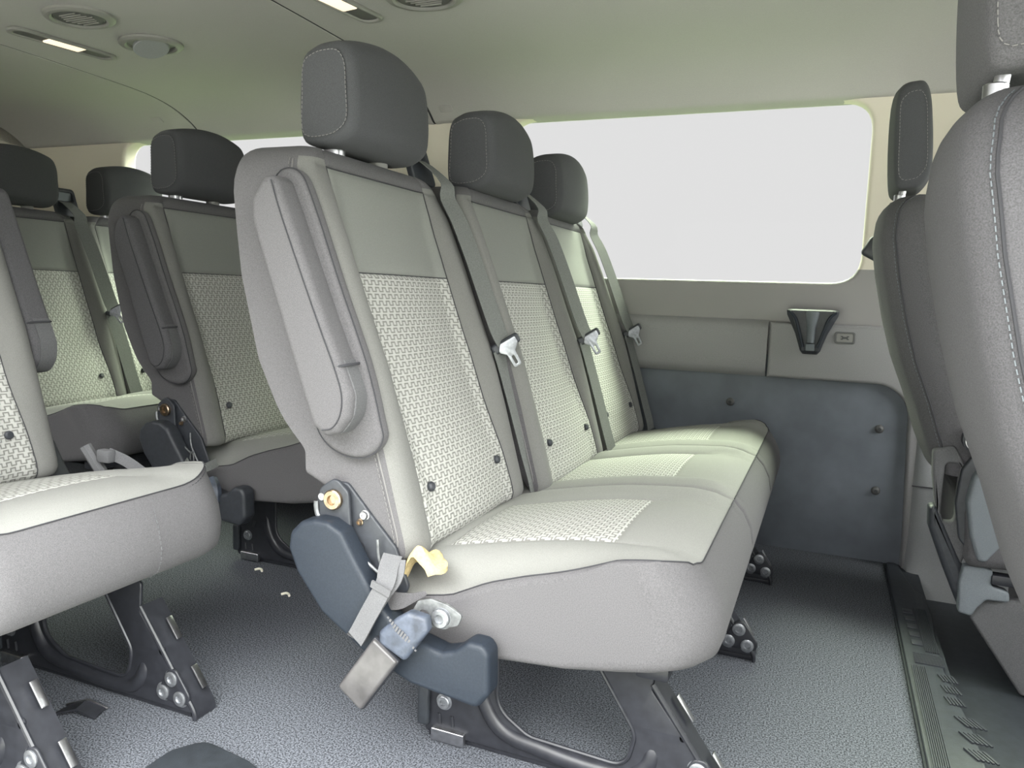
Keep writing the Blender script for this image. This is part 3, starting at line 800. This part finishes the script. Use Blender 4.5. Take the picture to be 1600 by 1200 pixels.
def leg(root, y, dx, detail=True, front=-.085, bz=.222):
    """pressed steel leg: side plate with a big opening, sloping front flange, foot"""
    f = front
    outer = [(-.590, .012), (-.592, .10), (-.560, .150), (-.500, .205), (-.47, .232), (-.20, .232), (-.205, .175), (f - .06, .10), (f - .004, .030), (f, .012)]
    hole = fillet([(-.457, .200), (-.292, .200), (-.226, .100), (-.238, .043), (-.40, .050), (-.457, .085)], [.006, .006, .035, .045, .05, .05], 7)
    hole2 = [(-.156 + .007 * math.cos(t * math.pi / 6), .112 + .009 * math.sin(t * math.pi / 6)) for t in range(12)]
    o = plate('leg', fillet(outer, .010, 4), [hole, hole2], .007, lambda a, b, c: V((a + dx, y + c, b)), 'black', root, .0025, 2)
    b = MB()
    # rolled lip round the opening and pressed ridge along its lower edge
    b.tube([(p[0] + dx, y - .003, p[1]) for p in hole], .0035, 8, True)
    rid = catmull([(-.492 + dx, y - .002, .150), (-.480 + dx, y - .003, .090), (-.445 + dx, y - .004, .047), (-.38 + dx, y - .004, .034), (-.30 + dx, y - .004, .026), (-.235 + dx, y - .003, .030), (-.207 + dx, y - .001, .052), (-.200 + dx, y + .004, .082), (-.208 + dx, y + .010, .105)], 6)
    rr_ = [.013 * sstep(0, 5, i) * sstep(0, 9, len(rid) - 1 - i) + .001 for i in range(len(rid))]
    b.tube([p + V((0, .004, 0)) for p in rid], rr_, 12)
    # front flange with its bright folded edge
    p0, p1, p2 = V((-.205 + dx, y, .185)), V((f - .058 + dx, y, .10)), V((f + dx, y, .020))
    d1 = (p2 - p1).normalized()
    fl = catmull([p0, (p0 + p1) / 2, p1, (p1 + p2) / 2, p2, V((f + .004 + dx, y, .002))], 4)
    b.ribbon([p + V((0, .022, 0)) for p in fl], (0, 1, 0), .046, .004)
    b.tube([p + V((0, -.002, 0)) for p in fl], .0042, 8)
    b.box((-.34 + dx, y + .016, .006), (.49, .026, .010), bev=.002)
    b.box((-.36 + dx, y + .03, bz), (.34, .07, .022), bev=.004)
    b.build('flange', 'black', o)
    if detail:
        for (bx, bz) in ((-.130, .068), (-.150, .040), (-.111, .036)): bolt(o, (bx + dx, y - .006, bz), (0, -1, 0), .0135, .007)
        for t in (.30, .78):
            c = p0 + (p2 - p0) * t + V((.010, .030, .0075)); ang = math.atan2(p2.z - p0.z, p2.x - p0.x)
            b = MB(); b.box(c, (.044, .013, .003), rot=Matrix.Rotation(-ang, 3, 'Y'), bev=.0012); b.build('flange_slot', 'steel', o)
        # bulge plate behind the three bolts
        pl = fillet([(-.170, .026), (-.092, .026), (-.090, .045), (-.120, .086), (-.138, .086)], .012, 4)
        plate('bolt_pad', pl, [], .006, lambda a, b, c: V((a + dx, y - .0035 + c, b)), 'black', o, .0025)
        # rear latch with rubber pad and floor clip
        bolt(o, (-.553 + dx, y - .006, .072), (0, -1, 0), .0115, .007)
        b = MB(); b.box((-.590 + dx, y - .006, .062), (.022, .014, .075), bev=.006, seg=3); b.build('rubber_pad', 'rubber', o)
        plate('floor_clip', rrect(-.573, -.512, .004, .026, .003), [], .012, lambda a, b_, c: V((a + dx, y - .007 + c, b_)), 'steel', o, .002)
        for pp in (((-.566, .098), (-.560, .116)), ((-.535, .098), (-.528, .116)), ((-.560, .032), (-.562, .05)), ((-.536, .032), (-.538, .05))):
            b = MB(); b.tube([(x + dx, y - .004, z) for x, z in pp], .003, 6); b.build('pressed_rib', 'black', o)
    return o

COVER = [(-.772, .345), (-.768, .372), (-.748, .392), (-.722, .399), (-.697, .398), (-.672, .386), (-.649, .350), (-.602, .285), (-.575, .262), (-.535, .243), (-.492, .233), (-.470, .240), (-.448, .2585), (-.424, .258), (-.414, .245), (-.412, .185), (-.430, .160), (-.543, .171), (-.624, .199), (-.708, .250), (-.755, .307)]
def cover(root, y, dx, m='cover'):
    o = plate('recliner_cover', fillet(COVER, .016, 4), [], .042, lambda a, b, c: V((a + dx, y + c + .006 * sstep(-.45, -.70, a), b)), m, root, .009, 4, 60)
    plate('slot', rrect(-.600, -.566, .262, .267, .002), [], .003, lambda a, b, c: V((a + dx, y - .0065 + c, b - (a + .583) * .9)), 'black', o, 0.0)
    return o
def mechanism(root, y, dx):
    o = plate('recliner_plate', fillet([(-.752, .36), (-.748, .425), (-.722, .452), (-.690, .452), (-.664, .425), (-.640, .40), (-.60, .36), (-.575, .30), (-.60, .25), (-.70, .27)], .014, 3), [], .008, lambda a, b, c: V((a + dx, y + .012 + c, b)), 'blackp', root, .003)
    plate('hinge_arm', fillet([(-.735, .345), (-.736, .44), (-.705, .462), (-.680, .44), (-.672, .34)], .016, 4), [], .008, lambda a, b, c: V((a + dx, y + c, b)), 'blackp', o, .003)
    bolt(o, (-.706 + dx, y - .006, .426), (0, -1, 0), .0165, .012, 'bronze')
    bolt(o, (-.728 + dx, y - .004, .428), (0, -1, 0), .0065, .008, 'steel')
    bolt(o, (-.655 + dx, y + .004, .405), (0, -1, 0), .0065, .008, 'steel')
    bolt(o, (-.664 + dx, y + .004, .392), (0, -1, 0), .0045, .006, 'bronze')
    bolt(o, (-.668 + dx, y + .002, .350), (0, -1, 0), .010, .010, 'black')
    b = MB(); b.tube(catmull([(-.742 + dx, y - .002, .418), (-.738 + dx, y - .004, .398), (-.720 + dx, y - .004, .375), (-.718 + dx, y - .004, .362)], 4), .004, 6); b.build('lever', 'zincd', o)
    b = MB()
    b.tube(catmull([(-.626 + dx, y - .002, .372), (-.622 + dx, y - .004, .345), (-.612 + dx, y - .006, .325), (-.588 + dx, y - .006, .285)], 5), .0022, 6)
    b.tube([(-.640 + dx, y - .008, .334), (-.618 + dx, y - .010, .322), (-.606 + dx, y - .010, .326)], .0025, 6)
    b.tube(catmull([(-.614 + dx, y - .012, .322), (-.617 + dx, y - .012, .305), (-.611 + dx, y - .012, .285), (-.605 + dx, y - .012, .305), (-.607 + dx, y - .012, .322)], 5), .002, 6)
    b.build('spring_wire', 'zincd', o)
    return o
ARM = [(-.834, .862), (-.834, .893), (-.814, .920), (-.800, .929), (-.785, .918), (-.762, .866), (-.700, .718), (-.665, .640), (-.648, .600), (-.652, .566), (-.672, .541), (-.695, .533), (-.718, .548), (-.735, .590), (-.778, .707), (-.824, .83)]
def armrest(root, y, dx, m='side', th=.058):
    """folded-up armrest lying against the outer side of the backrest"""
    o = plate('armrest', fillet(ARM, .016, 4), [], th, lambda a, b, c: V((a + dx, y + c, b)), m, root, .013, 4, 60)
    s = MB()
    e = [p for p in fillet(ARM, .016, 4)]
    cx = sum(p[0] for p in e) / len(e); cz = sum(p[1] for p in e) / len(e)
    front = catmull([(-.792 + dx, y - th / 2 - .0006, .918), (-.772 + dx, y - th / 2 - .0006, .862), (-.710 + dx, y - th / 2 - .0006, .716), (-.676 + dx, y - th / 2 - .0006, .640), (-.663 + dx, y - th / 2 - .0006, .600), (-.666 + dx, y - th / 2 - .0006, .570), (-.680 + dx, y - th / 2 - .0006, .550), (-.698 + dx, y - th / 2 - .0006, .545)], 6)
    s.tube(front, .0011, 5); s.build('seam_line', 'seam', o)
    # raised cover cap at the tip
    b = MB()
    tip = [(-.672, .652), (-.658, .622), (-.650, .598), (-.654, .568), (-.672, .544), (-.690, .537)]
    b.ribbon([V((a + dx + .002, y + .003, c)) for a, c in [(p.x, p.y) for p in catmull([(a, c, 0) for a, c in tip], 4)]], (0, 1, 0), th * .62, .003)
    b.build('tip_band', 'frontdark', o)
    b = MB(); b.tube(catmull([(-.676 + dx, y - th / 2 + .003, .642), (-.664 + dx, y - th / 2 + .010, .645), (-.660 + dx, y, .646), (-.662 + dx, y + th / 2 - .008, .646)], 4), .0022, 6); b.build('strap_seam', 'seam', o)
    return o
def recess_rim(root, y, dx):
    """padded pocket in the side of the backrest that the folded armrest lies in"""
    p = catmull([(-.842, .900, 0), (-.850, .83, 0), (-.802, .690, 0), (-.757, .580, 0), (-.738, .530, 0), (-.710, .505, 0), (-.670, .496, 0), (-.637, .506, 0), (-.620, .530, 0), (-.624, .556, 0), (-.650, .645, 0), (-.700, .765, 0), (-.748, .885, 0), (-.775, .935, 0), (-.812, .940, 0), (-.842, .900, 0)], 5)[:-1]
    o = plate('armrest_pocket', [(q.x, q.y) for q in p], [], .028, lambda a, b, c: V((a + dx, y - .001 + c, b)), 'side', root, .010, 4, 70)
    b = MB(); b.tube([V((q.x + dx, y - .0105, q.y)) for q in p], .0011, 5, True); b.build('seam_line', 'seam', o)
    return o
def belt(root, y, dx, rec, slack=0.0, tongue=True):
    """three-point belt hanging over the shoulder of a backrest; y = belt centre line"""
    def bx(z): return max(interp(BOLF, z), interp(INSF, z)) + dx + rec
    o = MB()
    top = V((-.815 + dx + rec, y - .010, 1.028))
    pts = [top + V((-.03, 0, .0)), top]
    for z in (.985, .95, .90, .82, .74, .68): pts.append(V((bx(z) + .014 + (.012 if z > .95 else 0), y + (.98 - z) * .05, z)))
    zt = .655
    t = V((bx(zt) + .018, y + .018, zt)); pts.append(t)
    up_ = catmull(pts, 4)
    up_ = [p + V((.010 * sstep(1.0, .93, p.z), 0, 0)) for p in up_]
    o.ribbon(up_, [(.42 * sstep(1.02, .92, p.z), .9, .0) for p in up_], .044)
    low = [t + V((0, -.004, -.012))]
    for z, dy in ((.60, .024), (.50, .030), (.42, .036), (.36, .042), (.325, .046)): low.append(V((bx(z) + .010, y + dy, z)))
    o.ribbon(catmull(low, 4), (.25, 1, .0), .044)
    b = o.build('seat_belt', 'belt', root)
    e_ = low[-1]; g = MB(); g.box(e_ + V((.006, .0, .006)), (.012, .052, .020), bev=.004); g.build('belt_end', 'cover', b)
    # tongue
    ua = V((.42, .30, -.85)).normalized(); uc = V((.75, .55, .55)); uc = (uc - ua * uc.dot(ua)).normalized(); un = ua.cross(uc)
    if un.x < 0: un = -un
    c0 = t + V((.016, -.002, -.004))
    g = MB(); g.box(c0 - un * .004 - ua * .004, (.022, .066, .012), rot=Matrix((ua, uc, ua.cross(uc))).transposed(), bev=.006, seg=3); g.build('tongue_grip', 'blackp', b)
    bl = fillet([(-.012, -.014), (.004, -.026), (.018, -.011), (.052, -.010), (.052, .010), (.018, .011), (.004, .026), (-.012, .026)], [.004, .008, .006, .006, .006, .006, .008, .004], 4)
    sl = rrect(.025, .045, -.0035, .0035, .0025, 3)
    plate('belt_tongue', bl, [sl], .004, lambda a, c, d: c0 + un * (.004 + d) + ua * a * .92 + uc * c * .9, 'zinc', b, .001)
    # shoulder guide
    gx, gy, gz_ = top.x - .016, y - .004, 1.030
    fr_ = plate('belt_guide', rrect(gy - .045, gy + .045, gz_ - .05, gz_ + .05, .014, 4), [rrect(gy - .034, gy + .034, gz_ + .004, gz_ + .036, .008, 3)], .016, lambda a, c, d: V((gx + d - (c - gz_) * .35, a, c)), 'blackp', root, .004)
    gg = MB(); gg.box((gx - .014, gy, gz_ + .020), (.006, .075, .046)); gg.build('backing', 'mid', fr_)
    return b

def seat_unit(root, y0, y1, dx, rec, near, far, hz=0.0, hy=0.0, hrot=0.0, bel=True):
    cushion(root, y0, y1, dx, near, far)
    backrest(root, y0 + .004, y1 - .004, dx, rec)
    headrest(root, (y0 + y1) / 2 - .006 + hy, dx + rec, hz, rot=hrot)
    if bel: belt(root, y1 - .028, dx, rec)

Y_A = 1.0
B2 = (1.0, 1.478, 1.935, 2.405)
bench = empty('bench_seat', (-.35, 1.7, 0)); tag(bench, 'large grey three-seat bench with torn cushion corner showing yellow foam, beside the windowed side panel', 'bench seat')
seat_unit(bench, B2[0], B2[1], 0, 0, True, False, 0, 0)
seat_unit(bench, B2[1], B2[2], 0, .042, False, False, -.012)
seat_unit(bench, B2[2], B2[3], 0, .042, False, True, -.025)
for y in (1.090, 1.627, 2.111): leg(bench, y, 0, True, -.085 if y < 1.2 else -.10)
b = MB(); b.box((-.47, 1.7, .215), (.05, 1.32, .03), bev=.006); b.box((-.20, 1.7, .222), (.05, 1.30, .026), bev=.006); b.build('cross_beam', 'black', bench)
cover(bench, .968, 0); mechanism(bench, .990, 0)
armrest(bench, .972, 0); recess_rim(bench, 1.0, 0)
# belt anchor, buckle and hanging straps on the near side of the bench
an = plate('belt_anchor', fillet([(-.553, .270), (-.538, .299), (-.516, .306), (-.489, .302), (-.463, .290), (-.470, .273), (-.499, .262), (-.521, .263), (-.517, .284), (-.532, .288), (-.538, .270)], .007, 3), [], .005, lambda a, c, d: V((a, .964 + d, c)), 'zincd', bench, .0012)
bolt(an, (-.497, .959, .281), (0, -1, 0), .0145, .012)
boot = plate('buckle_boot', fillet([(-.582, .238), (-.535, .222), (-.502, .271), (-.507, .290), (-.536, .294), (-.556, .281), (-.583, .256)], .007, 3), [], .020, lambda a, c, d: V((a, .938 + d + .012 * math.sin(40 * a + 30 * c) * .25 - (.29 - c) * .12, c)), 'boot', bench, .007, 3, 60)
ax = V((-.058, -.012, -.0875)).normalized(); side_ = V((.052, .0, -.020)); side_ = (side_ - ax * side_.dot(ax)).normalized(); nrm = ax.cross(side_)
if nrm.y > 0: nrm = -nrm
rm = Matrix((side_, ax, side_.cross(ax))).transposed()
bd = V((-.5945, .922, .191))
b = MB(); b.box(bd, (.050, .100, .022), rot=rm, bev=.005, seg=3); bk_ = b.build('belt_buckle', 'buckle', bench)
b = MB(); b.box(bd, (.053, .103, .013), rot=rm, bev=.004); b.build('buckle_rim', 'black', bk_)
b = MB(); o_ = V((-.542, .9235, .262)); u1 = V((-.012, 0, .016)); u2 = V((.029, 0, -.020))
for i in range(5):
    for k in range(9): b.box(o_ + u1 * (i / 4 - .5) * 1.1 + u2 * (k / 8 - .5) * 1.15, (.003, .002, .0018), rot=Matrix.Rotation(.6, 3, 'Y'))
b.build('web_stitching', 'strap', boot)
ps = MB()
loop = catmull([(-.592, .978, .356), (-.590, .962, .340), (-.586, .950, .326), (-.592, .942, .306), (-.610, .938, .270), (-.625, .936, .240), (-.630, .935, .231), (-.626, .941, .240), (-.610, .945, .274), (-.592, .949, .306), (-.580, .960, .328), (-.584, .975, .35)], 5)
ps.ribbon(loop, (.90, -.1, -.40), .030, .0022); st_ = ps.build('pull_strap', 'strap', bench)
b = MB(); b.ribbon([(-.606, .941, .321), (-.572, .939, .311)], (.35, 0, 1), .011, .0032); b.build('strap_band', 'strap', st_)
# torn cover with curled foam at the rear corner of the cushion
fo = []
for i in range(12):
    u = i / 11; row = []
    for j in range(9):
        v = j / 8
        x = -.594 + .064 * u + .010 * math.sin(3 * v); y = .992 + .040 * v - .015 * u * (1 - v)
        z = .304 + .066 * math.sin(math.pi * (.10 + .66 * u)) * (1 - .25 * v) - .006 * math.sin(7 * u + 5 * v)
        if j == 0: z -= .012 + .006 * math.sin(11 * u); 
        if i == 11: x += .010 * math.sin(4 * v)
        row.append(V((x, y, z)))
    fo.append(row)
vs = [p for r in fo for p in r] + [p - V((0, 0, .007)) for r in fo for p in r]; fs = []
nn = 9 * 12
for i in range(11):
    for j in range(8):
        a = i * 9 + j; fs.append((a, a + 1, a + 10, a + 9)); fs.append((nn + a, nn + a + 9, nn + a + 10, nn + a + 1))
for i in range(11):
    fs.append((i * 9, i * 9 + 9, nn + i * 9 + 9, nn + i * 9)); fs.append((i * 9 + 8, nn + i * 9 + 8, nn + i * 9 + 17, i * 9 + 17))
for j in range(8):
    fs.append((j, nn + j, nn + j + 1, j + 1)); fs.append((99 + j, 99 + j + 1, nn + 99 + j + 1, nn + 99 + j))
ff = mk('torn_foam', vs, fs, 'foam', bench, True, 60); ff['label'] = 'curled yellow foam poking from the torn cushion corner'
tc_ = MB(); tc_.ribbon(catmull([(-.602, .985, .292), (-.585, .972, .286), (-.560, .980, .292), (-.540, .992, .300)], 4), (.2, .3, 1), [.006, .012, .02, .024, .028, .026, .024, .02, .016, .012, .010, .008, .005], .003); tc_.build('torn_cloth', 'side', bench)

# row behind: two-seat bench on the driver's side, single seat by the door
D3 = -.890
b3 = empty('bench_seat', (-1.24, 1.97, 0)); tag(b3, 'grey bench seat with folded dark armrest, in the row directly behind the three-seat bench', 'bench seat')
seat_unit(b3, 1.50, 1.965, D3, 0, True, False); seat_unit(b3, 1.965, 2.405, D3, .03, False, True)
for y in (1.62, 2.2): leg(b3, y, D3)
cover(b3, 1.468, D3, 'blackp'); mechanism(b3, 1.49, D3); armrest(b3, 1.472, D3, 'front'); recess_rim(b3, 1.5, D3)
b = MB(); b.box((-.47 + D3, 1.96, .215), (.05, .88, .03), bev=.006); b.box((-.20 + D3, 1.96, .222), (.05, .88, .026), bev=.006); b.build('cross_beam', 'black', b3)
b = MB(); b.ribbon(catmull([(-1.50, 1.455, .305), (-1.47, 1.44, .292), (-1.43, 1.44, .296), (-1.41, 1.47, .31)], 5), (.1, .3, 1), .022, .003); b.build('pull_strap', 'belt', b3)
b = MB(); b.tube(catmull([(-1.42, 1.46, .262), (-1.40, 1.45, .245), (-1.395, 1.445, .215)], 4), .017, 8); b.build('belt_buckle', 'boot', b3)

D3S = -.885
s3 = empty('single_seat', (-1.23, .84, 0)); tag(s3, 'grey single seat with a dark folded armrest, nearest the open door behind the three-seat bench', 'seat')
cushion(s3, .585, 1.09, D3S, True, True); backrest(s3, .62, 1.075, D3S, .012); headrest(s3, .845, D3S, 0)
for y in (.70, .955): leg(s3, y, D3S - .005, True, -.085, .262)
b = MB(); b.box((-.47 + D3S, .83, .250), (.05, .36, .03), bev=.006); b.box((-.20 + D3S, .83, .252), (.05, .36, .026), bev=.006); b.build('cross_beam', 'black', s3)
b = MB(); b.stitch([(x + D3S + .0012, .905, z) for x, z in [(-.120, .366)] + CNOSE[1:]], .009, .006, .0009); b.build('stitching', 'strap', s3)
ar = armrest(s3, 1.108, D3S + .012, 'front'); cover(s3, 1.118, D3S, 'blackp')
b = MB(); b.cyl((-1.568 - .0, 1.075, .60), (0, -1, 0), .03, .012, 20); b.build('hinge_disc', 'steel', ar)
b = MB(); b.tube([(-1.385, 1.082, .40), (-1.355, 1.095, .345)], .012, 8); b.box((-1.33, 1.085, .385), (.034, .02, .026), bev=.004); b.ribbon(catmull([(-1.33, 1.09, .39), (-1.29, 1.10, .375), (-1.25, 1.11, .35)], 5), (.3, .3, 1), .022, .002); b.build('belt_buckle', 'strap', s3)

s3.location.z += .022
for c in s3.children:
    if c.name.startswith('leg'): c.location.z -= .022
# rearmost row
D4 = -1.755
b4 = empty('bench_seat', (-2.1, 1.96, 0)); tag(b4, 'dark shaded bench seat in the rearmost row, half hidden behind the single seat', 'bench seat')
seat_unit(b4, 1.52, 1.98, D4, .03, True, False, .0); seat_unit(b4, 1.98, 2.412, D4, .03, False, True, .0)
for y in (1.62, 2.2): leg(b4, y, D4)
b = MB(); b.box((-.47 + D4, 1.97, .215), (.05, .86, .03), bev=.006); b.box((-.20 + D4, 1.97, .222), (.05, .86, .026), bev=.006); b.build('cross_beam', 'black', b4)

# ------------------------------------------------------------------ front seats, seen from behind
FREAR = [(.36, .262), (.39, .248), (.45, .220), (.55, .186), (.64, .150), (.73, .124), (.83, .101), (.91, .088), (.96, .092), (1.02, .104)]
def front_seat(yc, dx, dz, label, near_trim, hw=.205):
    root = empty('front_seat', (.4 + dx, yc, -.06)); tag(root, label, 'seat')
    zt = 1.008; zb = .40
    n = 30; rs_ = []; side_seam = []; back_seam = []; far_seam = []
    for i in range(n + 7):
        t = i / n
        z = zb + (zt - .05 - zb) * min(1, t)
        if i > n: z = zt - .05 + .05 * math.sin((i - n) / 6 * math.pi / 2)
        w = hw; RC = .15
        if zt - z < RC: w = hw - .75 * RC * (1 - math.sqrt(max(0, 1 - ((RC - (zt - z)) / RC) ** 2)))
        e = .05 * (1 - math.sqrt(max(0, 1 - ((.05 - (zt - z)) / .05) ** 2))) if zt - z < .05 else 0
        w *= 1 - .06 * sstep(.62, .40, z)
        xr = interp(FREAR, z) + e * .9; th = .125 + .05 * sstep(.95, .5, z) - e * 1.5
        pts = []
        m = 16
        for k in range(m + 1):           # rear face far -> near
            y = w - 2 * w * k / m; de = w - abs(y); r = .04
            drop = r * (1 - math.sqrt(max(0, 1 - ((r - de) / r) ** 2))) * .6 if de < r else 0
            pts.append(V((xr + drop - .012 * (1 - (y / w) ** 2), yc + y, z)))
        for fx, fy in ((.30, 1.0), (.55, 1.012), (.8, 1.008), (.95, .98), (1.04, .93), (1.05, .85)): pts.append(V((xr + .024 + (th - .024) * fx, yc - w * fy, z)))
        for fy in (.6, .2, -.2, -.6): pts.append(V((xr + th - .01, yc - w * fy, z)))
        for fx, fy in ((1.05, .85), (1.04, .93), (.95, .98), (.8, 1.008), (.55, 1.012), (.30, 1.0)): pts.append(V((xr + .024 + (th - .024) * fx, yc + w * fy, z)))
        pts = [p + V((dx, 0, dz)) for p in pts]
        rs_.append(pts); side_seam.append(pts[m] + V((-.0005, -.001, 0))); far_seam.append(pts[0] + V((-.0005, .001, 0))); back_seam.append(pts[m - 2] * .5 + pts[m - 1] * .5 + V((-.001, 0, 0)))
    vs, fs = rings(rs_); bo = mk('backrest', vs, fs, 'front', root, True, 50)
    s = MB(); s.tube(side_seam[2:], .0018, 6); s.tube(far_seam[2:], .0016, 5); s.build('seam_line', 'seam', bo)
    s = MB(); s.stitch(side_seam[2:-3], .0085, .0055, .0009); s.v = [v + V((-.005, .004, 0)) for v in s.v]; s.build('stitching', 'mid', bo)
    h = MB()
    if near_trim: h.box((.094 + dx, yc + hw - .01, .905 + dz), (.06, .03, .055), bev=.010, rot=Matrix.Rotation(.5, 3, 'Y'), seg=3); h.build('hook', 'blackp', root)
    headrest(root, yc, dx + .133 + .812, dz + .050, w=hw * 1.2, m='head' if near_trim else 'front', rot=-.06, sx=.62, sz=1.36, pz_=dz + .008, cr=.012)
    # cushion
    cs = []
    for y, k in ((-.25, .03), (-.243, .008), (-.225, 0), (0, -.004), (.225, 0), (.243, .008), (.25, .03)):
        pr = fillet([(.30 + k, .215 + k), (.80 - k, .25 + k), (.82 - k, .34), (.80 - k, .405 - k), (.66, .40 - k), (.34 + k, .365 - k), (.29 + k, .34 - k)], .02, 3)
        cs.append([V((a + dx, yc + y, b + dz)) for a, b in pr])
    vs, fs = rings(cs); mk('seat_cushion', vs, fs, 'front', root, True, 50)
    # recliner trim on the side towards the sliding door
    ys = yc - hw - .028
    tr_ = [(.288, .36), (.296, .412), (.318, .447), (.35, .452), (.40, .425), (.50, .40), (.62, .38), (.70, .33), (.66, .28), (.50, .27), (.42, .27), (.365, .285), (.333, .236), (.318, .236), (.300, .285)]
    o = plate('side_trim', fillet(tr_, .012, 4), [], .04, lambda a, b_, c: V((a + dx, ys + c, b_ + dz)), 'mid', root, .008, 3)
    o2 = plate('trim_backing', fillet([(.272, .345), (.278, .42), (.305, .470), (.36, .475), (.50, .43), (.50, .22), (.33, .215), (.285, .27)], .02, 4), [], .02, lambda a, b_, c: V((a + dx, ys + .025 + c, b_ + dz)), 'blackp', root, .004)
    k = MB(); k.cyl((.302 + dx, ys + .015, .487 + dz), (0, -1, 0), .030, .034, 28, [(0, -.5), (1, -.5), (1, .2), (.86, .26), (.80, .5), (0, .5)]); kn = k.build('recline_knob', 'blackp', root)
    k = MB(); k.cyl((.302 + dx, ys - .0015, .487 + dz), (0, -1, 0), .0235, .006, 28); k.build('knob_face', 'mid', kn)
    k = MB(); k.cyl((.302 + dx, ys + .004, .487 + dz), (0, -1, 0), .0255, .006, 28); k.build('knob_ring', 'steel', kn)
    # soft skirt hanging between backrest and pedestal
    sk = plate('skirt', fillet([(.222, .455), (.262, .470), (.30, .40), (.305, .24), (.295, .205), (.282, .225), (.240, .315), (.226, .40)], .012, 4), [rrect(.248, .276, .30, .43, .012, 4)], .03, lambda a, b_, c: V((a + dx, ys + .045 + c, b_ + dz)), 'frontdark', root, .006)
    # pedestal: box on the cab floor with a rail cover at its foot
    pd = MB(); pd.box((.64 + dx, yc, .06), (.34, .40, .25), bev=.012); po = pd.build('pedestal', 'trimd', root)
    pc = fillet([(.292, .178), (.298, .215), (.330, .222), (.352, .215), (.352, .180), (.385, .172), (.388, .150), (.345, .148), (.330, .128), (.322, .108), (.296, .112)], .008, 4)
    plate('rail_cover', pc, [], .03, lambda a, b_, c: V((a + dx, ys + .02 + c, b_)), 'mid', root, .005)
    sl = fillet([(.286, .17), (.31, .115), (.43, -.055), (.82, -.055), (.82, .15), (.35, .15), (.34, .17)], .008, 3)
    plate('side_panel', sl, [], .03, lambda a, b_, c: V((a + dx, ys + .04 + c, b_)), 'frontdark', root, .006)
    rl = MB(); rl.box((.45 + dx, ys + .015, .196), (.20, .03, .022), bev=.004); rl.build('slide_rail', 'black', root)
    pb = plate('skirt_panel', fillet([(.225, .33), (.238, .335), (.30, .21), (.315, .16), (.306, .10), (.262, .20), (.228, .285)], .008, 4), [], .05, lambda a, b_, c: V((a + dx, ys + .05 + c, b_)), 'blackp', root, .012)
    return root
def inboard_cover(root):
    b = MB(); b.box((.375, 1.205, .10), (.13, .07, .34), bev=.03, seg=4); b.build('pedestal_cover', 'mid', root)
    b = MB(); b.box((.355, 1.235, -.02), (.10, .06, .09), bev=.012, seg=3); b.build('cover_foot', 'blackp', root)
front_seat(2.05, 0.003, 0.0, "dark driver's seat seen from behind, far side by the window pillar", True)
pas = front_seat(1.030, 0.020, -0.018, 'large grey front passenger seat filling the edge of the view, seen from behind', False, .19)
inboard_cover(pas)

# ------------------------------------------------------------------ small things on the carpet
def crumb(x, y, label):
    b = MB(); b.tube(catmull([(x - .012, y - .004, .003), (x - .004, y + .004, .0045), (x + .005, y + .003, .004), (x + .012, y - .003, .003)], 4), .0032, 7)
    tag(b.build('crumb', 'crumb'), label, 'crumb')
crumb(-1.36, 1.565, 'pale curled crumb on the carpet at the foot of the bench behind')
crumb(-1.19, 1.465, 'tiny pale crumb alone on the open carpet between the rows')
tr2 = empty('floor_bracket', (-1.17, .875, 0)); tag(tr2, 'small dark metal floor bracket in the carpet beside the single seat leg', 'bracket')
b = MB(); b.ribbon([(-1.20, .87, .004), (-1.165, .885, .016), (-1.13, .895, .004)], (.2, 1, 0), .03, .003); b.build('tab', 'black', tr2)
b = MB(); b.tube([(-1.205, .888, .006), (-1.165, .902, .018), (-1.13, .910, .006)], .0022, 6); b.build('bright_edge', 'steel', tr2)
pt = fillet([(-.93, .55), (-.62, .55), (-.62, .835), (-.80, .893), (-.90, .905), (-.93, .86)], [.01, .01, .02, .05, .03, .03], 4)
mt_ = plate('step_mat', pt, [], .012, XY(.006), 'rubber', None, .004); tag(mt_, 'dark rubber step mat on the carpet by the sliding door', 'mat')
